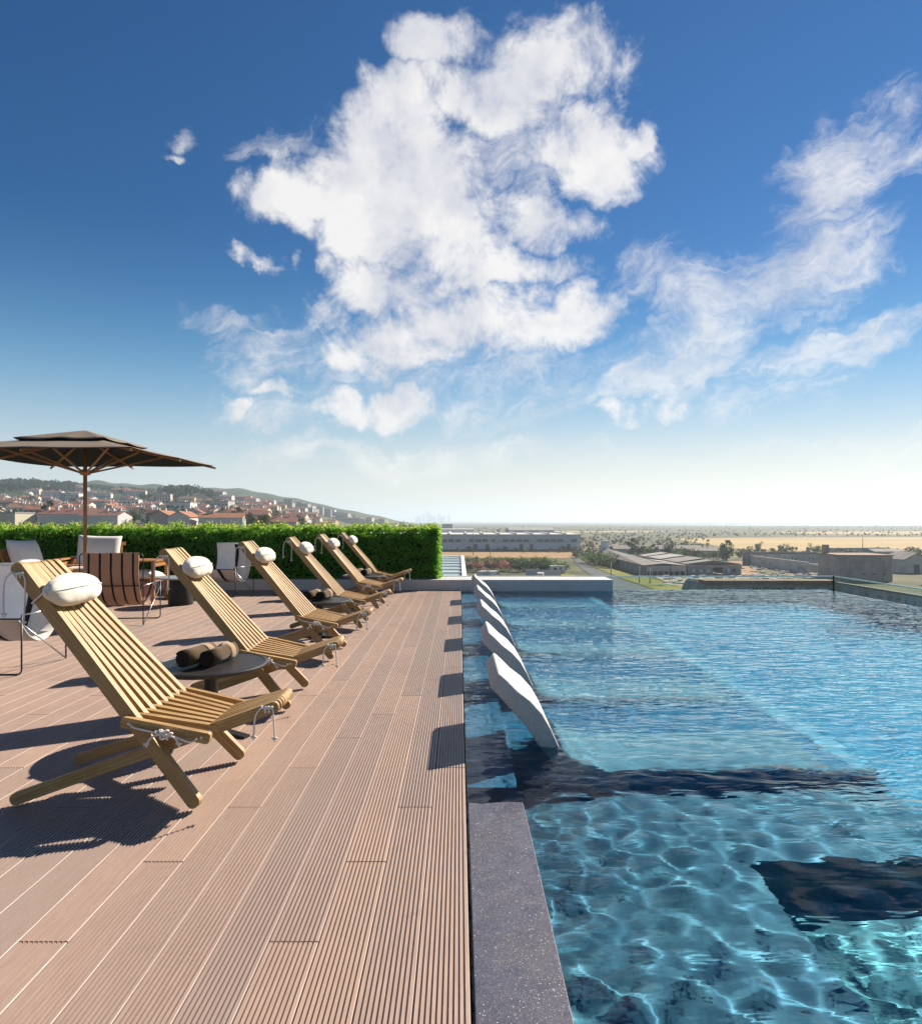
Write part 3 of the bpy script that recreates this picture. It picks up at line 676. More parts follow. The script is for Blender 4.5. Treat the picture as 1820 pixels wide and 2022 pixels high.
# ================================================================== teak armchairs with cushions
def cushion(name, sx, sy, sz, mat, seed=1):
    g = random.Random(seed); n = 14; vs = []; fs = []; m = MB()
    def h(u, v): e = (max(0, 1-abs(u)**2.6)*max(0, 1-abs(v)**2.6))**.42; return e
    ph = [g.uniform(0, 6) for _ in range(4)]
    for side in (1, -1):
        for i in range(n+1):
            for j in range(n+1):
                u = -1+2*i/n; v = -1+2*j/n; pin = 1 - 0.05*(1-abs(u)**2)*abs(v)**6; pin2 = 1 - 0.05*(1-abs(v)**2)*abs(u)**6
                z = side*sz/2*(0.10 + 0.9*h(u, v))*(1+.06*math.sin(4*u+ph[0])*math.cos(3*v+ph[1])) if h(u, v) > 0 else side*sz*.05
                vs.append((sx/2*u*pin2, z, sy/2*v*pin))
    N = (n+1)**2
    for i in range(n):
        for j in range(n):
            a = i*(n+1)+j; fs.append((a, a+1, a+n+2, a+n+1)); fs.append((N+a, N+a+n+1, N+a+n+2, N+a+1))
    for i in range(n):
        for (a, b) in ((i*(n+1), (i+1)*(n+1)), ((i+1)*(n+1)+n, i*(n+1)+n), (i+1, i), (n*(n+1)+i, n*(n+1)+i+1)): fs.append((a, b, N+b, N+a))
    m.add(vs, fs); return m.mesh(name, mat, True)
def build_armchair():
    """faces -y"""
    t = empty('teak_armchair'); W2, D2 = .40, .40
    for sx in (-1, 1):
        MB().box(sx*W2-.024, sx*W2+.024, -D2-.022, -D2+.022, 0, .585).obj('leg', 'teak', t, bevel=.004)
        MB().box(sx*W2-.024, sx*W2+.024, D2-.06, D2-.016, 0, .585).obj('leg', 'teak', t, bevel=.004)
        MB().box(sx*W2-.045, sx*W2+.045, -D2-.05, D2+.02, .587, .612).obj('arm_rest', 'teak', t, bevel=.005)
        MB().box(sx*W2-.014, sx*W2+.014, -D2+.024, D2-.062, .27, .345).obj('side_rail', 'teak', t, bevel=.003)
        MB().box(sx*W2-.012, sx*W2+.012, -D2+.024, D2-.062, .49, .55).obj('side_rail', 'teak', t, bevel=.003)
    MB().box(-W2+.026, W2-.026, -D2-.012, -D2+.012, .26, .345).obj('front_rail', 'teak', t, bevel=.003)
    for k in range(6): x = -.30 + .12*k; o = MB().box(-.035, .035, -.006, .006, 0, .52).obj('back_slat', 'teak', t, loc=(x, D2-.13, .30), rot=(R(-16), 0, 0))
    MB().box(-W2+.03, W2-.03, -.014, .014, 0, .06).obj('top_rail', 'teak', t, loc=(0, D2+.012, .79), rot=(R(-16), 0, 0), bevel=.004)
    put('seat_cushion', cushion('seat_cushion', .74, .70, .15, 'cushion_white', 2), t, (0, -.04, .415), (R(88), 0, 0))
    put('back_cushion', cushion('back_cushion', .66, .54, .17, 'cushion_white', 4), t, (0, D2-.14, .70), (R(-18), R(2), 0))
    return t
ac = build_armchair(); ac.location = (-5.92, 10.45, 0); ac.rotation_euler = (0, 0, R(16)); tag(ac, 'teak armchair with a white cushion, behind the parasol pole, facing the camera', 'armchair', 'teak armchairs round the parasol')
a2 = copy_tree(ac); a2.location = (-5.30, 8.32, 0); a2.rotation_euler = (0, 0, R(97)); tag(a2, 'teak armchair seen side-on behind the nearest deck chair, its cushion grey in shade', 'armchair', 'teak armchairs round the parasol')
tt = empty('teak_side_table', (-4.78, 9.62, 0), R(4), 'open teak frame table behind the tan striped sling chair', 'table')
for sx in (-1, 1):
    for sy in (-1, 1): MB().box(sx*.30-.022, sx*.30+.022, sy*.25-.022, sy*.25+.022, 0, .60).obj('leg', 'teak', tt, bevel=.004)
    MB().box(sx*.30-.014, sx*.30+.014, -.226, .226, .53, .598).obj('rail', 'teak', tt, bevel=.003)
for k in range(7): MB().box(-.335, .335, -.275 + .08*k, -.205 + .08*k, .602, .626).obj('top_slat', 'teak', tt, bevel=.003)
MB().box(-.30, .30, -.23, .23, .30, .325).obj('shelf', 'teak', tt, bevel=.003)
sc_ = put('scatter_cushion', cushion('scatter_cushion', .40, .36, .15, 'cushion_white', 9), None, (-4.66, 9.58, .405), (R(86), R(4), R(-10))); tag(sc_, 'small white cushion lying on the shelf of the teak frame table', 'cushion')

# drum table
dt = empty('drum_table', (-4.0, 9.25, 0), 0, 'dark drum side table with a grey round top behind the second deck chair', 'table')
o = MB().lathe([(.165, 0), (.168, .01), (.168, .365), (.16, .375)], 40).obj('drum', 'drum_dark', dt, True); smooth_by_angle(o.data)
o = MB().lathe([(.0, .376), (.30, .376), (.306, .382), (.306, .396), (.30, .40), (.0, .40)], 48, caps=False).obj('table_top', 'table_top_grey', dt, True); smooth_by_angle(o.data)

# ================================================================== parasol
UX, UY = -5.42, 9.33; HS = 1.35; ZE, ZP = 2.12, 2.47
um = empty('parasol', (UX, UY, 0), 0, 'big square brown parasol on a wooden pole above the lounge seats', 'parasol')
o = MB().lathe([(.30, 0), (.30, .02), (.27, .05), (.06, .07), (.045, .16), (.045, .25)], 40).obj('base', 'umbrella_base_metal', um, True); smooth_by_angle(o.data, 30)
MB().lathe([(.026, .07), (.026, 2.40)], 20).obj('pole', 'umbrella_wood', um, True)
o = MB().lathe([(.03, 1.86), (.07, 1.875), (.075, 1.92), (.05, 1.945), (.03, 1.95)], 20).obj('hub', 'umbrella_wood', um, True)
o = MB().lathe([(.03, 2.36), (.06, 2.37), (.06, 2.41), (.03, 2.42)], 20).obj('crown', 'umbrella_wood', um, True)
corners = [(-HS, -HS), (0, -HS), (HS, -HS), (HS, 0), (HS, HS), (0, HS), (-HS, HS), (-HS, 0)]
def canopy(hs, z0, zp, sag, th, n=8, inner=0.0):
    """eight panels between ribs, cloth slightly slack between them"""
    pts = [Vector((x/HS*hs, y/HS*hs, z0)) for x, y in corners]; vs = []; fs = []
    apex = Vector((0, 0, zp)); m = MB(); M = 6
    for k in range(8):
        a, b = pts[k], pts[(k+1) % 8]; base = len(vs)
        for i in range(n+1):
            u = inner + (1-inner)*i/n
            for j in range(M+1):
                v = j/M; p = apex.lerp(a.lerp(b, v), u); p.z -= sag*math.sin(math.pi*v)*u*(0.6+.4*u); 
                if i == n: p.z -= 0.0
                vs.append(tuple(p))
        for i in range(n):
            for j in range(M): q = base + i*(M+1)+j; fs.append((q, q+M+1, q+M+2, q+1))
    m.add(vs, fs); me = m.mesh('canopy', 'canopy_cloth', True)
    bm = bmesh.new(); bm.from_mesh(me); bmesh.ops.remove_doubles(bm, verts=bm.verts[:], dist=0.0005); bmesh.ops.recalc_face_normals(bm, faces=bm.faces[:])
    if sum(f.normal.z for f in bm.faces) < 0: bmesh.ops.reverse_faces(bm, faces=bm.faces[:])
    bm.to_mesh(me); bm.free(); return me
me = canopy(HS, ZE, ZP - .04, .012, 0, 10, 0.18); cn = put('canopy', me, um)
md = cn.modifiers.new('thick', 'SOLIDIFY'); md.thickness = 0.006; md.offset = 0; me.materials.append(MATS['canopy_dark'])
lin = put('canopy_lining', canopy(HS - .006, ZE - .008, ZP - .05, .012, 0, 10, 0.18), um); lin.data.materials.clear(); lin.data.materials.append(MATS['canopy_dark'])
vt = put('vent_cap', canopy(.62, ZP - .135, ZP + .045, .020, 0, 6), um); md = vt.modifiers.new('thick', 'SOLIDIFY'); md.thickness = 0.006; md.offset = 0
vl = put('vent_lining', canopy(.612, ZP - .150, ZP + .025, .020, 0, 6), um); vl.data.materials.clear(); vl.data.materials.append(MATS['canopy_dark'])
for k, (x, y) in enumerate(corners):
    L = math.hypot(x, y); a = math.atan2(y, x); z1 = ZE - 0.035; z0 = ZP - 0.085
    d = Vector((L - .05, 0, z1 - z0)); rb = MB().box(0, d.length + 0.03, -.011, .011, -.016, .016).obj('rib', 'umbrella_wood', um, loc=(.05*math.cos(a), .05*math.sin(a), z0), rot=(0, -math.atan2(d.z, d.x), a), bevel=.003)
    f = 0.56; e = Vector((.05 + (L-.05)*f, 0, z0 + (z1-z0)*f - .02)); s0 = Vector((.06, 0, 1.90)); dd = e - s0
    MB().box(0, dd.length, -.010, .010, -.013, .013).obj('strut', 'umbrella_wood', um, loc=(s0.x*math.cos(a), s0.x*math.sin(a), s0.z), rot=(0, -math.atan2(dd.z, dd.x), a), bevel=.003)
# ================================================================== hedge
def leaf_mat(name, c0, c1, tr=0.45, rough=0.5):
    def b(t, o):
        r = t.new('ShaderNodeNewGeometry').outputs['Random Per Island']; n = t.noise(gpos(t), 2.2, 3, .6)
        c = t.mix(r, c0, c1); c = t.mix(t.math('MULTIPLY', n, 0.3), c, tuple(x*.55 for x in c0))
        p = t.new('ShaderNodeBsdfPrincipled'); t.put(p.inputs['Base Color'], c); p.inputs['Roughness'].default_value = rough; p.inputs['Specular IOR Level'].default_value = .35
        tl = t.new('ShaderNodeBsdfTranslucent'); t.l.new(t.mix(0.5, c, (c1[0]*1.3, c1[1]*1.2, c1[2]*.7)), tl.inputs[0])
        mx = t.new('ShaderNodeMixShader'); mx.inputs[0].default_value = tr; t.l.new(p.outputs[0], mx.inputs[1]); t.l.new(tl.outputs[0], mx.inputs[2]); t.l.new(mx.outputs[0], o.inputs[0])
    return material(name, b)
leaf_mat('hedge_leaf', (0.06, 0.24, 0.028), (0.20, 0.46, 0.07), .6); leaf_mat('hedge_shoot', (0.26, 0.40, 0.06), (0.50, 0.58, 0.14), .6)
plain('bark', (0.10, 0.075, 0.055), 0.9, .3, 12)
def leaves(P, N, size, g, aspect=0.55, jitter=0.9):
    """P points, N outward normals -> a mesh of folded leaves"""
    n = len(P); nr = N + g.normal(size=(n, 3))*jitter; nr /= np.linalg.norm(nr, axis=1)[:, None]
    a = g.normal(size=(n, 3)); a -= (a*nr).sum(1)[:, None]*nr; a /= np.linalg.norm(a, axis=1)[:, None]; b = np.cross(nr, a)
    s = size*g.uniform(.65, 1.35, n)[:, None]
    v0 = P - a*s; v1 = P + b*s*aspect + nr*s*.12; v2 = P + a*s; v3 = P - b*s*aspect + nr*s*.12
    V = np.stack([v0, v1, v2, v3], 1).reshape(-1, 3); F = np.arange(4*n).reshape(-1, 4); return V, F
def np_mesh(name, V, F, mat, smooth=False):
    me = bpy.data.meshes.new(name); V = np.ascontiguousarray(V, dtype=np.float32); F = np.ascontiguousarray(F, dtype=np.int32); k = F.shape[1]
    me.vertices.add(len(V)); me.vertices.foreach_set('co', V.ravel()); me.loops.add(F.size); me.loops.foreach_set('vertex_index', F.ravel())
    me.polygons.add(len(F)); me.polygons.foreach_set('loop_start', np.arange(0, F.size, k, dtype=np.int32)); me.polygons.foreach_set('loop_total', np.full(len(F), k, dtype=np.int32))
    me.materials.append(MATS[mat]); me.update(calc_edges=True)
    if smooth: me.polygons.foreach_set('use_smooth', [True]*len(me.polygons))
    return me
hg = np.random.default_rng(3); HX0, HX1, HY0, HY1, HZ0, HZ1 = -11.5, -0.37, 11.36, 12.0, 0.18, 1.075
def hedge_pts(n, faces, depth):
    out = []; nor = []
    for f, frac in faces:
        k = int(n*frac); u = hg.random(k); v = hg.random(k); dd = np.abs(hg.normal(size=k))*depth
        lump = .03*np.sin(u*70+np.sin(v*9)*2) + .025*np.sin(v*23+u*41) + .02*np.sin(u*151+v*5)
        X = HX0 + (HX1-HX0)*u
        if f == 'front': out.append(np.stack([X, HY0 + dd - lump, HZ0 + (HZ1-HZ0)*v], 1)); nor.append(np.tile([0, -1, .25], (k, 1)))
        elif f == 'top': out.append(np.stack([X, HY0 + (HY1-HY0)*v, HZ1 - dd + lump*1.2], 1)); nor.append(np.tile([0, -.2, 1], (k, 1)))
        else: out.append(np.stack([HX1 - dd + lump, HY0 + (HY1-HY0)*u, HZ0 + (HZ1-HZ0)*v], 1)); nor.append(np.tile([1, 0, .25], (k, 1)))
    return np.concatenate(out), np.concatenate(nor).astype(float)
hedge = empty('hedge', (-6, 11.68, .177), 0, 'clipped dark green box hedge with pale shoots on top, behind the deck', 'hedge')
def child_at(me, name, par, loc=(0, 0, 0), rot=(0, 0, 0)):
    o = put(name, me, par); o.matrix_parent_inverse = Matrix.Translation(par.location).inverted(); o.location = loc; o.rotation_euler = rot; return o
P, N = hedge_pts(62000, [('front', .72), ('top', .2), ('end', .08)], .05); V, F = leaves(P, N, .0235, hg)
tag(child_at(np_mesh('foliage', V, F, 'hedge_leaf'), 'foliage', hedge), kind='stuff')
P, N = hedge_pts(16000, [('top', .92), ('end', .08)], .03); P[:, 2] += hg.random(len(P))**3*.075; V, F = leaves(P, N, .02, hg)
k = hg.integers(0, 1, 1); P2, N2 = hedge_pts(5200, [('front', 1.0)], .02); keep = hg.random(len(P2)) < ((P2[:, 2]-.62)/.46).clip(0, 1)**2.5; V2, F2 = leaves(P2[keep], N2[keep], .02, hg)
tag(child_at(np_mesh('new_shoots', np.concatenate([V, V2]), np.concatenate([F, F2 + len(V)]), 'hedge_shoot'), 'new_shoots', hedge), kind='stuff')
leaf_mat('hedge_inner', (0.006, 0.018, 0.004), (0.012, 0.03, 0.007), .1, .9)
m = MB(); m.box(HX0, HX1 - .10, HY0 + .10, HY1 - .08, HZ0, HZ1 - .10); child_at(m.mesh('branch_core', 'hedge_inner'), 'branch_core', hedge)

# ================================================================== glass balustrade and the outside of the terrace
def m_glass(t, o):
    tr = t.new('ShaderNodeBsdfTransparent'); tr.inputs[0].default_value = (0.86, 0.93, 0.91, 1); gl = t.new('ShaderNodeBsdfGlossy'); gl.inputs['Roughness'].default_value = 0.02
    lwt = t.new('ShaderNodeLayerWeight'); f5 = t.math('MULTIPLY_ADD', t.math('POWER', lwt.outputs['Facing'], 5.0), .85, .03); mx = t.new('ShaderNodeMixShader'); t.l.new(f5, mx.inputs[0]); t.l.new(tr.outputs[0], mx.inputs[1]); t.l.new(gl.outputs[0], mx.inputs[2]); t.l.new(mx.outputs[0], o.inputs[0])
material('clear_glass', m_glass)
plain('glass_edge', (0.62, 0.80, 0.74), .25, .1, 4); plain('rail_white', (0.8, 0.8, 0.78), .35, .05, 4); plain('render_grey', (0.30, 0.30, 0.30), .8, .2, 2)
slab = MB(); slab.box(-14, 7.6, -3, 12.8, -3.2, -1.96); tag(slab.obj('terrace_slab', 'render_grey'), kind='structure')
walk = MB(); walk.box(6.64, 7.45, -3, 12.7, -1.95, -1.02); tag(walk.obj('side_gutter', 'render_grey'), kind='structure')
walk = MB(); walk.box(-14, 6.63, 11.84, 12.7, -1.95, -1.02); tag(walk.obj('far_gutter', 'render_grey'), kind='structure')
gb = empty('glass_balustrade', (7.28, 12.5, -1.02), 0, 'frameless glass balustrade turning the corner beyond the infinity pool edge', 'balustrade')
GZ = 0.137
def pane(x0, x1, y0, y1):
    m = MB(); m.box(x0, x1, y0, y1, -1.0, GZ - .022); p = child_at(m.mesh('pane', 'clear_glass'), 'pane', gb)
    m = MB(); m.box(x0, x1, y0, y1, GZ - .0218, GZ); e = put('edge', m.mesh('edge', 'rail_white' if x1 - x0 > .1 else 'glass_edge'), p)
x = -2.2
while x < 7.2: x1 = min(x + 1.58, 7.262); pane(x + .006, x1 - .006, 12.494, 12.506); x = x1
y = 12.47
while y > 1: pane(7.274, 7.286, y - 1.55 + .006, y - .006); y -= 1.55
m = MB(); m.box(7.264, 7.290, 12.486, 12.512, -1.0, GZ + .004); child_at(m.mesh('corner_post', 'black_metal'), 'corner_post', gb)

# ================================================================== terrain, one sheet to the horizon
GZ0 = -16.8
RIDGE = [(-600, 968), (-200, 962), (0, 961), (70, 963), (130, 964), (200, 958), (260, 962), (330, 968), (400, 969), (480, 975), (560, 984), (640, 996), (700, 1002), (750, 1010), (800, 1020), (860, 1027), (905, 1030), (3000, 1030)]
rx_, ry_ = np.array([p[0] for p in RIDGE], float), np.array([p[1] for p in RIDGE], float)
def sstep(a, b, x): u = np.clip((x - a)/(b - a), 0, 1); return u*u*(3 - 2*u)
def height(X, Y):
    X = np.asarray(X, float); Y = np.asarray(Y, float); r = np.hypot(X, Y); Ys = np.where(Y > 20, Y, 20.0)
    t = np.where(Y > 20, X/Ys, np.where(X < 0, -2.0, 2.0)); px = 906 + FPX*t
    s = sstep(-0.08, -0.34, t)
    prof = np.interp(r, [0, 140, 250, 330, 500, 800, 1000, 1200, 1600, 3000, 13000], [GZ0, GZ0, -3.5, -0.5, 5.5, 18, 23, 20, 8, 6, 6])
    z = GZ0 + s*(prof - GZ0)
    hz = np.maximum(0, (1031 - np.interp(px, rx_, ry_)))*1700/FPX
    back = np.exp(-((Ys - 1700)/420)**2)*(Y > 20)
    front_ = np.exp(-((Ys - 1350)/160)**2)*(Y > 20)*.40
    z = z + hz*np.maximum(back, front_) * (1 + .03*np.sin(px/23.) + .02*np.sin(px/9.+Ys/300))
    z = z + 30*np.exp(-((X + 720)/300)**2 - ((Y - 1000)/230)**2) + 11*np.exp(-((X + 345)/75)**2 - ((Y - 800)/90)**2)
    return z
def ground_sheet():
    ang = np.concatenate([np.arange(-180, -50, 5.), np.arange(-50, 50, .35), np.arange(50, 180.1, 5.)]); ang = np.radians(ang)
    rr = np.concatenate([[0.0], np.geomspace(12, 13500, 120)])
    A, Rr = np.meshgrid(ang, rr); X = Rr*np.sin(A); Y = Rr*np.cos(A); Z = height(X, Y)
    V = np.stack([X, Y, Z], -1).reshape(-1, 3); ny, nx = A.shape; I = np.arange(ny*nx).reshape(ny, nx)
    F = np.stack([I[:-1, :-1], I[1:, :-1], I[1:, 1:], I[:-1, 1:]], -1).reshape(-1, 4); return np_mesh('ground', V, F[:, ::-1], 'ground_dry', True)
def m_ground(t, o):
    v = gpos(t); P = t.sep(v)
    n1 = t.noise(t.mapping(v, sc=(.0022, .0050, 0)), 1, 6, .62, .4); n2 = t.noise(t.mapping(v, sc=(.014, .03, 0)), 1, 6, .65, .3); n3 = t.noise(t.mapping(v, sc=(.11, .16, 0)), 1, 5, .7)
    c = t.ramp(n1, [(.3, (.10, .10, .055)), (.44, (.20, .165, .09)), (.56, (.13, .122, .07)), (.72, (.25, .20, .115))])
    c = t.mix(t.rng(n2, .40, .58), c, (.075, .083, .042)); c = t.mix(t.math('MULTIPLY', t.rng(n3, .48, .7), .6), c, (.11, .105, .05))
    wooded = t.rng(P[2], 2.0, 30.0); wn = t.rng(n2, .30, .46)
    c = t.mix(t.math('MULTIPLY', wooded, wn), c, (.035, .055, .025)); pbsdf(t, o, c, .95, n3, .6, 1.0, spec=.1)
material('ground_dry', m_ground)
tag(put('ground', ground_sheet()), kind='structure')
def G(x, y, z=GZ0):
    d = FPX*(EYE - z)/(y - 1029); return Vector(((x - 906)*d/FPX, d, z))
def sheet(name, pts, mat, dz, kind='structure', sub=1):
    vs = [G(x, y) + Vector((0, 0, dz)) for x, y in pts]; n = len(vs)
    m = MB(); m.add(vs, [tuple(range(n))]); o = m.obj(name, mat)
    if o.data.polygons[0].normal.z < 0: o.data.flip_normals()
    return tag(o, kind=kind)
def field_mat(name, c0, c1, sc=.05, c2=None):
    def b(t, o):
        v = gpos(t); n = t.noise(t.mapping(v, sc=(sc*.4, sc, 0)), 1, 6, .65); n2 = t.noise(t.mapping(v, sc=(sc*6, sc*9, 0)), 1, 4, .7)
        c = t.mix(t.rng(n, .3, .7), c0, c1); c = t.mix(t.math('MULTIPLY', t.rng(n2, .5, .75), .4), c, c2 or tuple(x*.6 for x in c0)); pbsdf(t, o, c, .95, n2, .4, .3, spec=.1)
    return material(name, b)
field_mat('golden_field', (.36, .255, .11), (.46, .33, .15), .01); field_mat('brown_soil', (.30, .18, .085), (.37, .24, .12), .03); field_mat('verge_grass', (.10, .13, .025), (.30, .24, .045), .12)
field_mat('asphalt', (.10, .105, .11), (.14, .14, .145), .2); field_mat('lagoon_water', (.30, .40, .42), (.42, .50, .5), .002); field_mat('yard_dirt', (.30, .23, .155), (.40, .31, .22), .1, (.13, .12, .055))
sheet('golden_field', [(1330, 1064), (1470, 1062), (1900, 1060.5), (1960, 1083), (1560, 1089), (1440, 1083)], 'golden_field', .15)
sheet('far_field', [(1500, 1050.5), (1700, 1049.5), (1930, 1049.5), (1940, 1056.5), (1620, 1055.5)], 'golden_field', .25)
sheet('far_field', [(1010, 1047), (1300, 1046), (1310, 1051), (1020, 1052.5)], 'golden_field', .25)
sheet('lagoon', [(1180, 1037), (1500, 1035.2), (2100, 1034.6), (2100, 1038.8), (1600, 1038.5)], 'lagoon_water', .5)
sheet('dry_field', [(700, 1091), (1130, 1091), (1145, 1099), (1110, 1103), (700, 1103)], 'brown_soil', .12)
sheet('yard', [(1290, 1139.5), (1560, 1139.5), (1640, 1180), (1390, 1180)], 'yard_dirt', .10)
sheet('yard', [(1360, 1110), (1500, 1108), (1490, 1137), (1380, 1138)], 'brown_soil', .11)
sheet('access_road', [(1128, 1100), (1138, 1100), (1172, 1122), (1222, 1143), (1330, 1180), (1225, 1180), (1182, 1146), (1148, 1124)], 'asphalt', .14)
sheet('road_verge', [(1141, 1100), (1166, 1101), (1212, 1122), (1290, 1144), (1420, 1180), (1338, 1180), (1229, 1143.5), (1177, 1122)], 'verge_grass', .13)
sheet('grass_patch', [(1060, 1138), (1120, 1133), (1160, 1142), (1175, 1150), (1050, 1150)], 'verge_grass', .13)
# ================================================================== trees
leaf_mat('leaf_dark', (.018, .038, .014), (.04, .07, .022), .25, .7); leaf_mat('leaf_olive', (.05, .075, .02), (.10, .135, .035), .3, .7); leaf_mat('leaf_fresh', (.06, .12, .02), (.12, .20, .04), .35, .6)
leaf_mat('leaf_scrub', (.06, .065, .028), (.13, .125, .05), .2, .8); leaf_mat('oleander_bloom', (.38, .13, .15), (.52, .26, .24), .3, .7)
tg = np.random.default_rng(21)
def crown_pts(kind, n):
    """clumps of leaves around several branch ends, unit height about 1"""
    if kind == 'round': C = [(tg.normal()*.22, tg.normal()*.22, .62 + tg.normal()*.16, tg.uniform(.13, .24)) for _ in range(13)]
    elif kind == 'tall': C = [(tg.normal()*.07, tg.normal()*.07, .18 + .78*i/13, .13*(1 - .55*i/13) + .02) for i in range(14)]
    elif kind == 'pine': C = [(tg.normal()*.20, tg.normal()*.20, .72 + tg.normal()*.10, tg.uniform(.10, .18)) for _ in range(12)]
    else: C = [(tg.normal()*.33, tg.normal()*.33, .30 + abs(tg.normal())*.20, tg.uniform(.16, .30)) for _ in range(12)]
    k = n//len(C); P = []; N = []
    for (x, y, z, r) in C:
        d = tg.normal(size=(k, 3)); d /= np.linalg.norm(d, axis=1)[:, None]; q = d*(r*tg.random(k)[:, None]**.33); P.append(q + [x, y, z]); N.append(d)
    P = np.concatenate(P); P[:, 2] = np.maximum(P[:, 2], .02); return P, np.concatenate(N), C
def tree_kind(kind, n, size):
    P, N, C = crown_pts(kind, n); V, F = leaves(P, N, size, tg, .7); tr = MB()
    if kind != 'bush':
        tr.tube([(0, 0, -.02), (.01, 0, .2), (-.01, .01, .45), (0, 0, .75)], .028, 7, taper=[1.2, 1, .7, .25])
        for (x, y, z, r) in C[:6]: tr.tube([(0, 0, max(.15, z - .28)), (x*.5, y*.5, z - .12), (x, y, z)], .012, 5, taper=[1, .7, .3])
    else:
        for (x, y, z, r) in C[:5]: tr.tube([(x*.15, y*.15, -.02), (x*.6, y*.6, z*.5), (x, y, z)], .012, 5, taper=[1, .7, .3])
    return V, F, tr
TK = {}
for nm, kd, n, sz in (('round', 'round', 620, .042), ('round2', 'round', 620, .042), ('tall', 'tall', 520, .036), ('pine', 'pine', 560, .04), ('bush', 'bush', 560, .05), ('bush2', 'bush', 560, .05)):
    V, F, tr = tree_kind(kd, n, sz); TK[nm] = (V, F, tr.mesh('trunk', 'bark', True))
CM = {}
def tree(name, kind, mat, X, Y, h, w, label, cat, group=None, z=None):
    key = (kind, mat)
    if key not in CM: CM[key] = np_mesh('crown', TK[kind][0], TK[kind][1], mat)
    z = float(height(X, Y)) - .2 if z is None else z
    e = empty(name, (X, Y, z), tg.random()*6.28, label, cat, group); e.scale = (w, w, h)
    put('crown', CM[key], e); put('trunk', TK[kind][2], e); return e
ORD = ['first', 'second', 'third', 'fourth', 'fifth', 'sixth', 'seventh', 'eighth', 'ninth', 'tenth', 'eleventh', 'twelfth', 'thirteenth', 'fourteenth', 'fifteenth', 'sixteenth', 'seventeenth', 'eighteenth', 'nineteenth', 'twentieth', 'twenty-first', 'twenty-second', 'twenty-third', 'twenty-fourth', 'twenty-fifth', 'twenty-sixth', 'twenty-seventh', 'twenty-eighth', 'twenty-ninth', 'thirtieth', 'thirty-first', 'thirty-second', 'thirty-third', 'thirty-fourth', 'thirty-fifth', 'thirty-sixth', 'thirty-seventh', 'thirty-eighth', 'thirty-ninth', 'fortieth']
def px2(x, Y): return (x - 906)*Y/FPX

# ================================================================== the town on the slope
WALLC = {'white': (.62, .60, .56), 'cream': (.60, .52, .38), 'grey': (.30, .31, .33), 'pink': (.52, .40, .34), 'ochre': (.50, .38, .20), 'pale grey': (.46, .46, .46)}
for k_, c_ in WALLC.items(): plain('wall_' + k_.replace(' ', '_'), c_, .85, .12, .4)
ROOFC = {'orange': (.34, .135, .065), 'red': (.225, .085, .062), 'brown': (.155, .095, .075), 'rust': (.27, .135, .095)}
def m_roof(col):
    def b(t, o):
        v = ocoord(t); wv = t.new('ShaderNodeTexWave', wave_type='BANDS', bands_direction='X'); t.put(wv.inputs['Vector'], v); wv.inputs['Scale'].default_value = 1.2; wv.inputs['Distortion'].default_value = .5
        n = t.noise(v, .9, 5, .65); c = t.mix(n, tuple(x*.7 for x in col), tuple(x*1.25 for x in col)); pbsdf(t, o, c, .85, wv.outputs['Fac'], .5, .06)
    return b
for k_, c_ in ROOFC.items(): material('roof_' + k_, m_roof(c_))
plain('window_dark', (.035, .04, .05), .25, .2, .5); plain('shutter', (.25, .27, .28), .7, .2, .5); plain('flat_roof', (.33, .31, .30), .9, .2, .3)
PROTO = {}
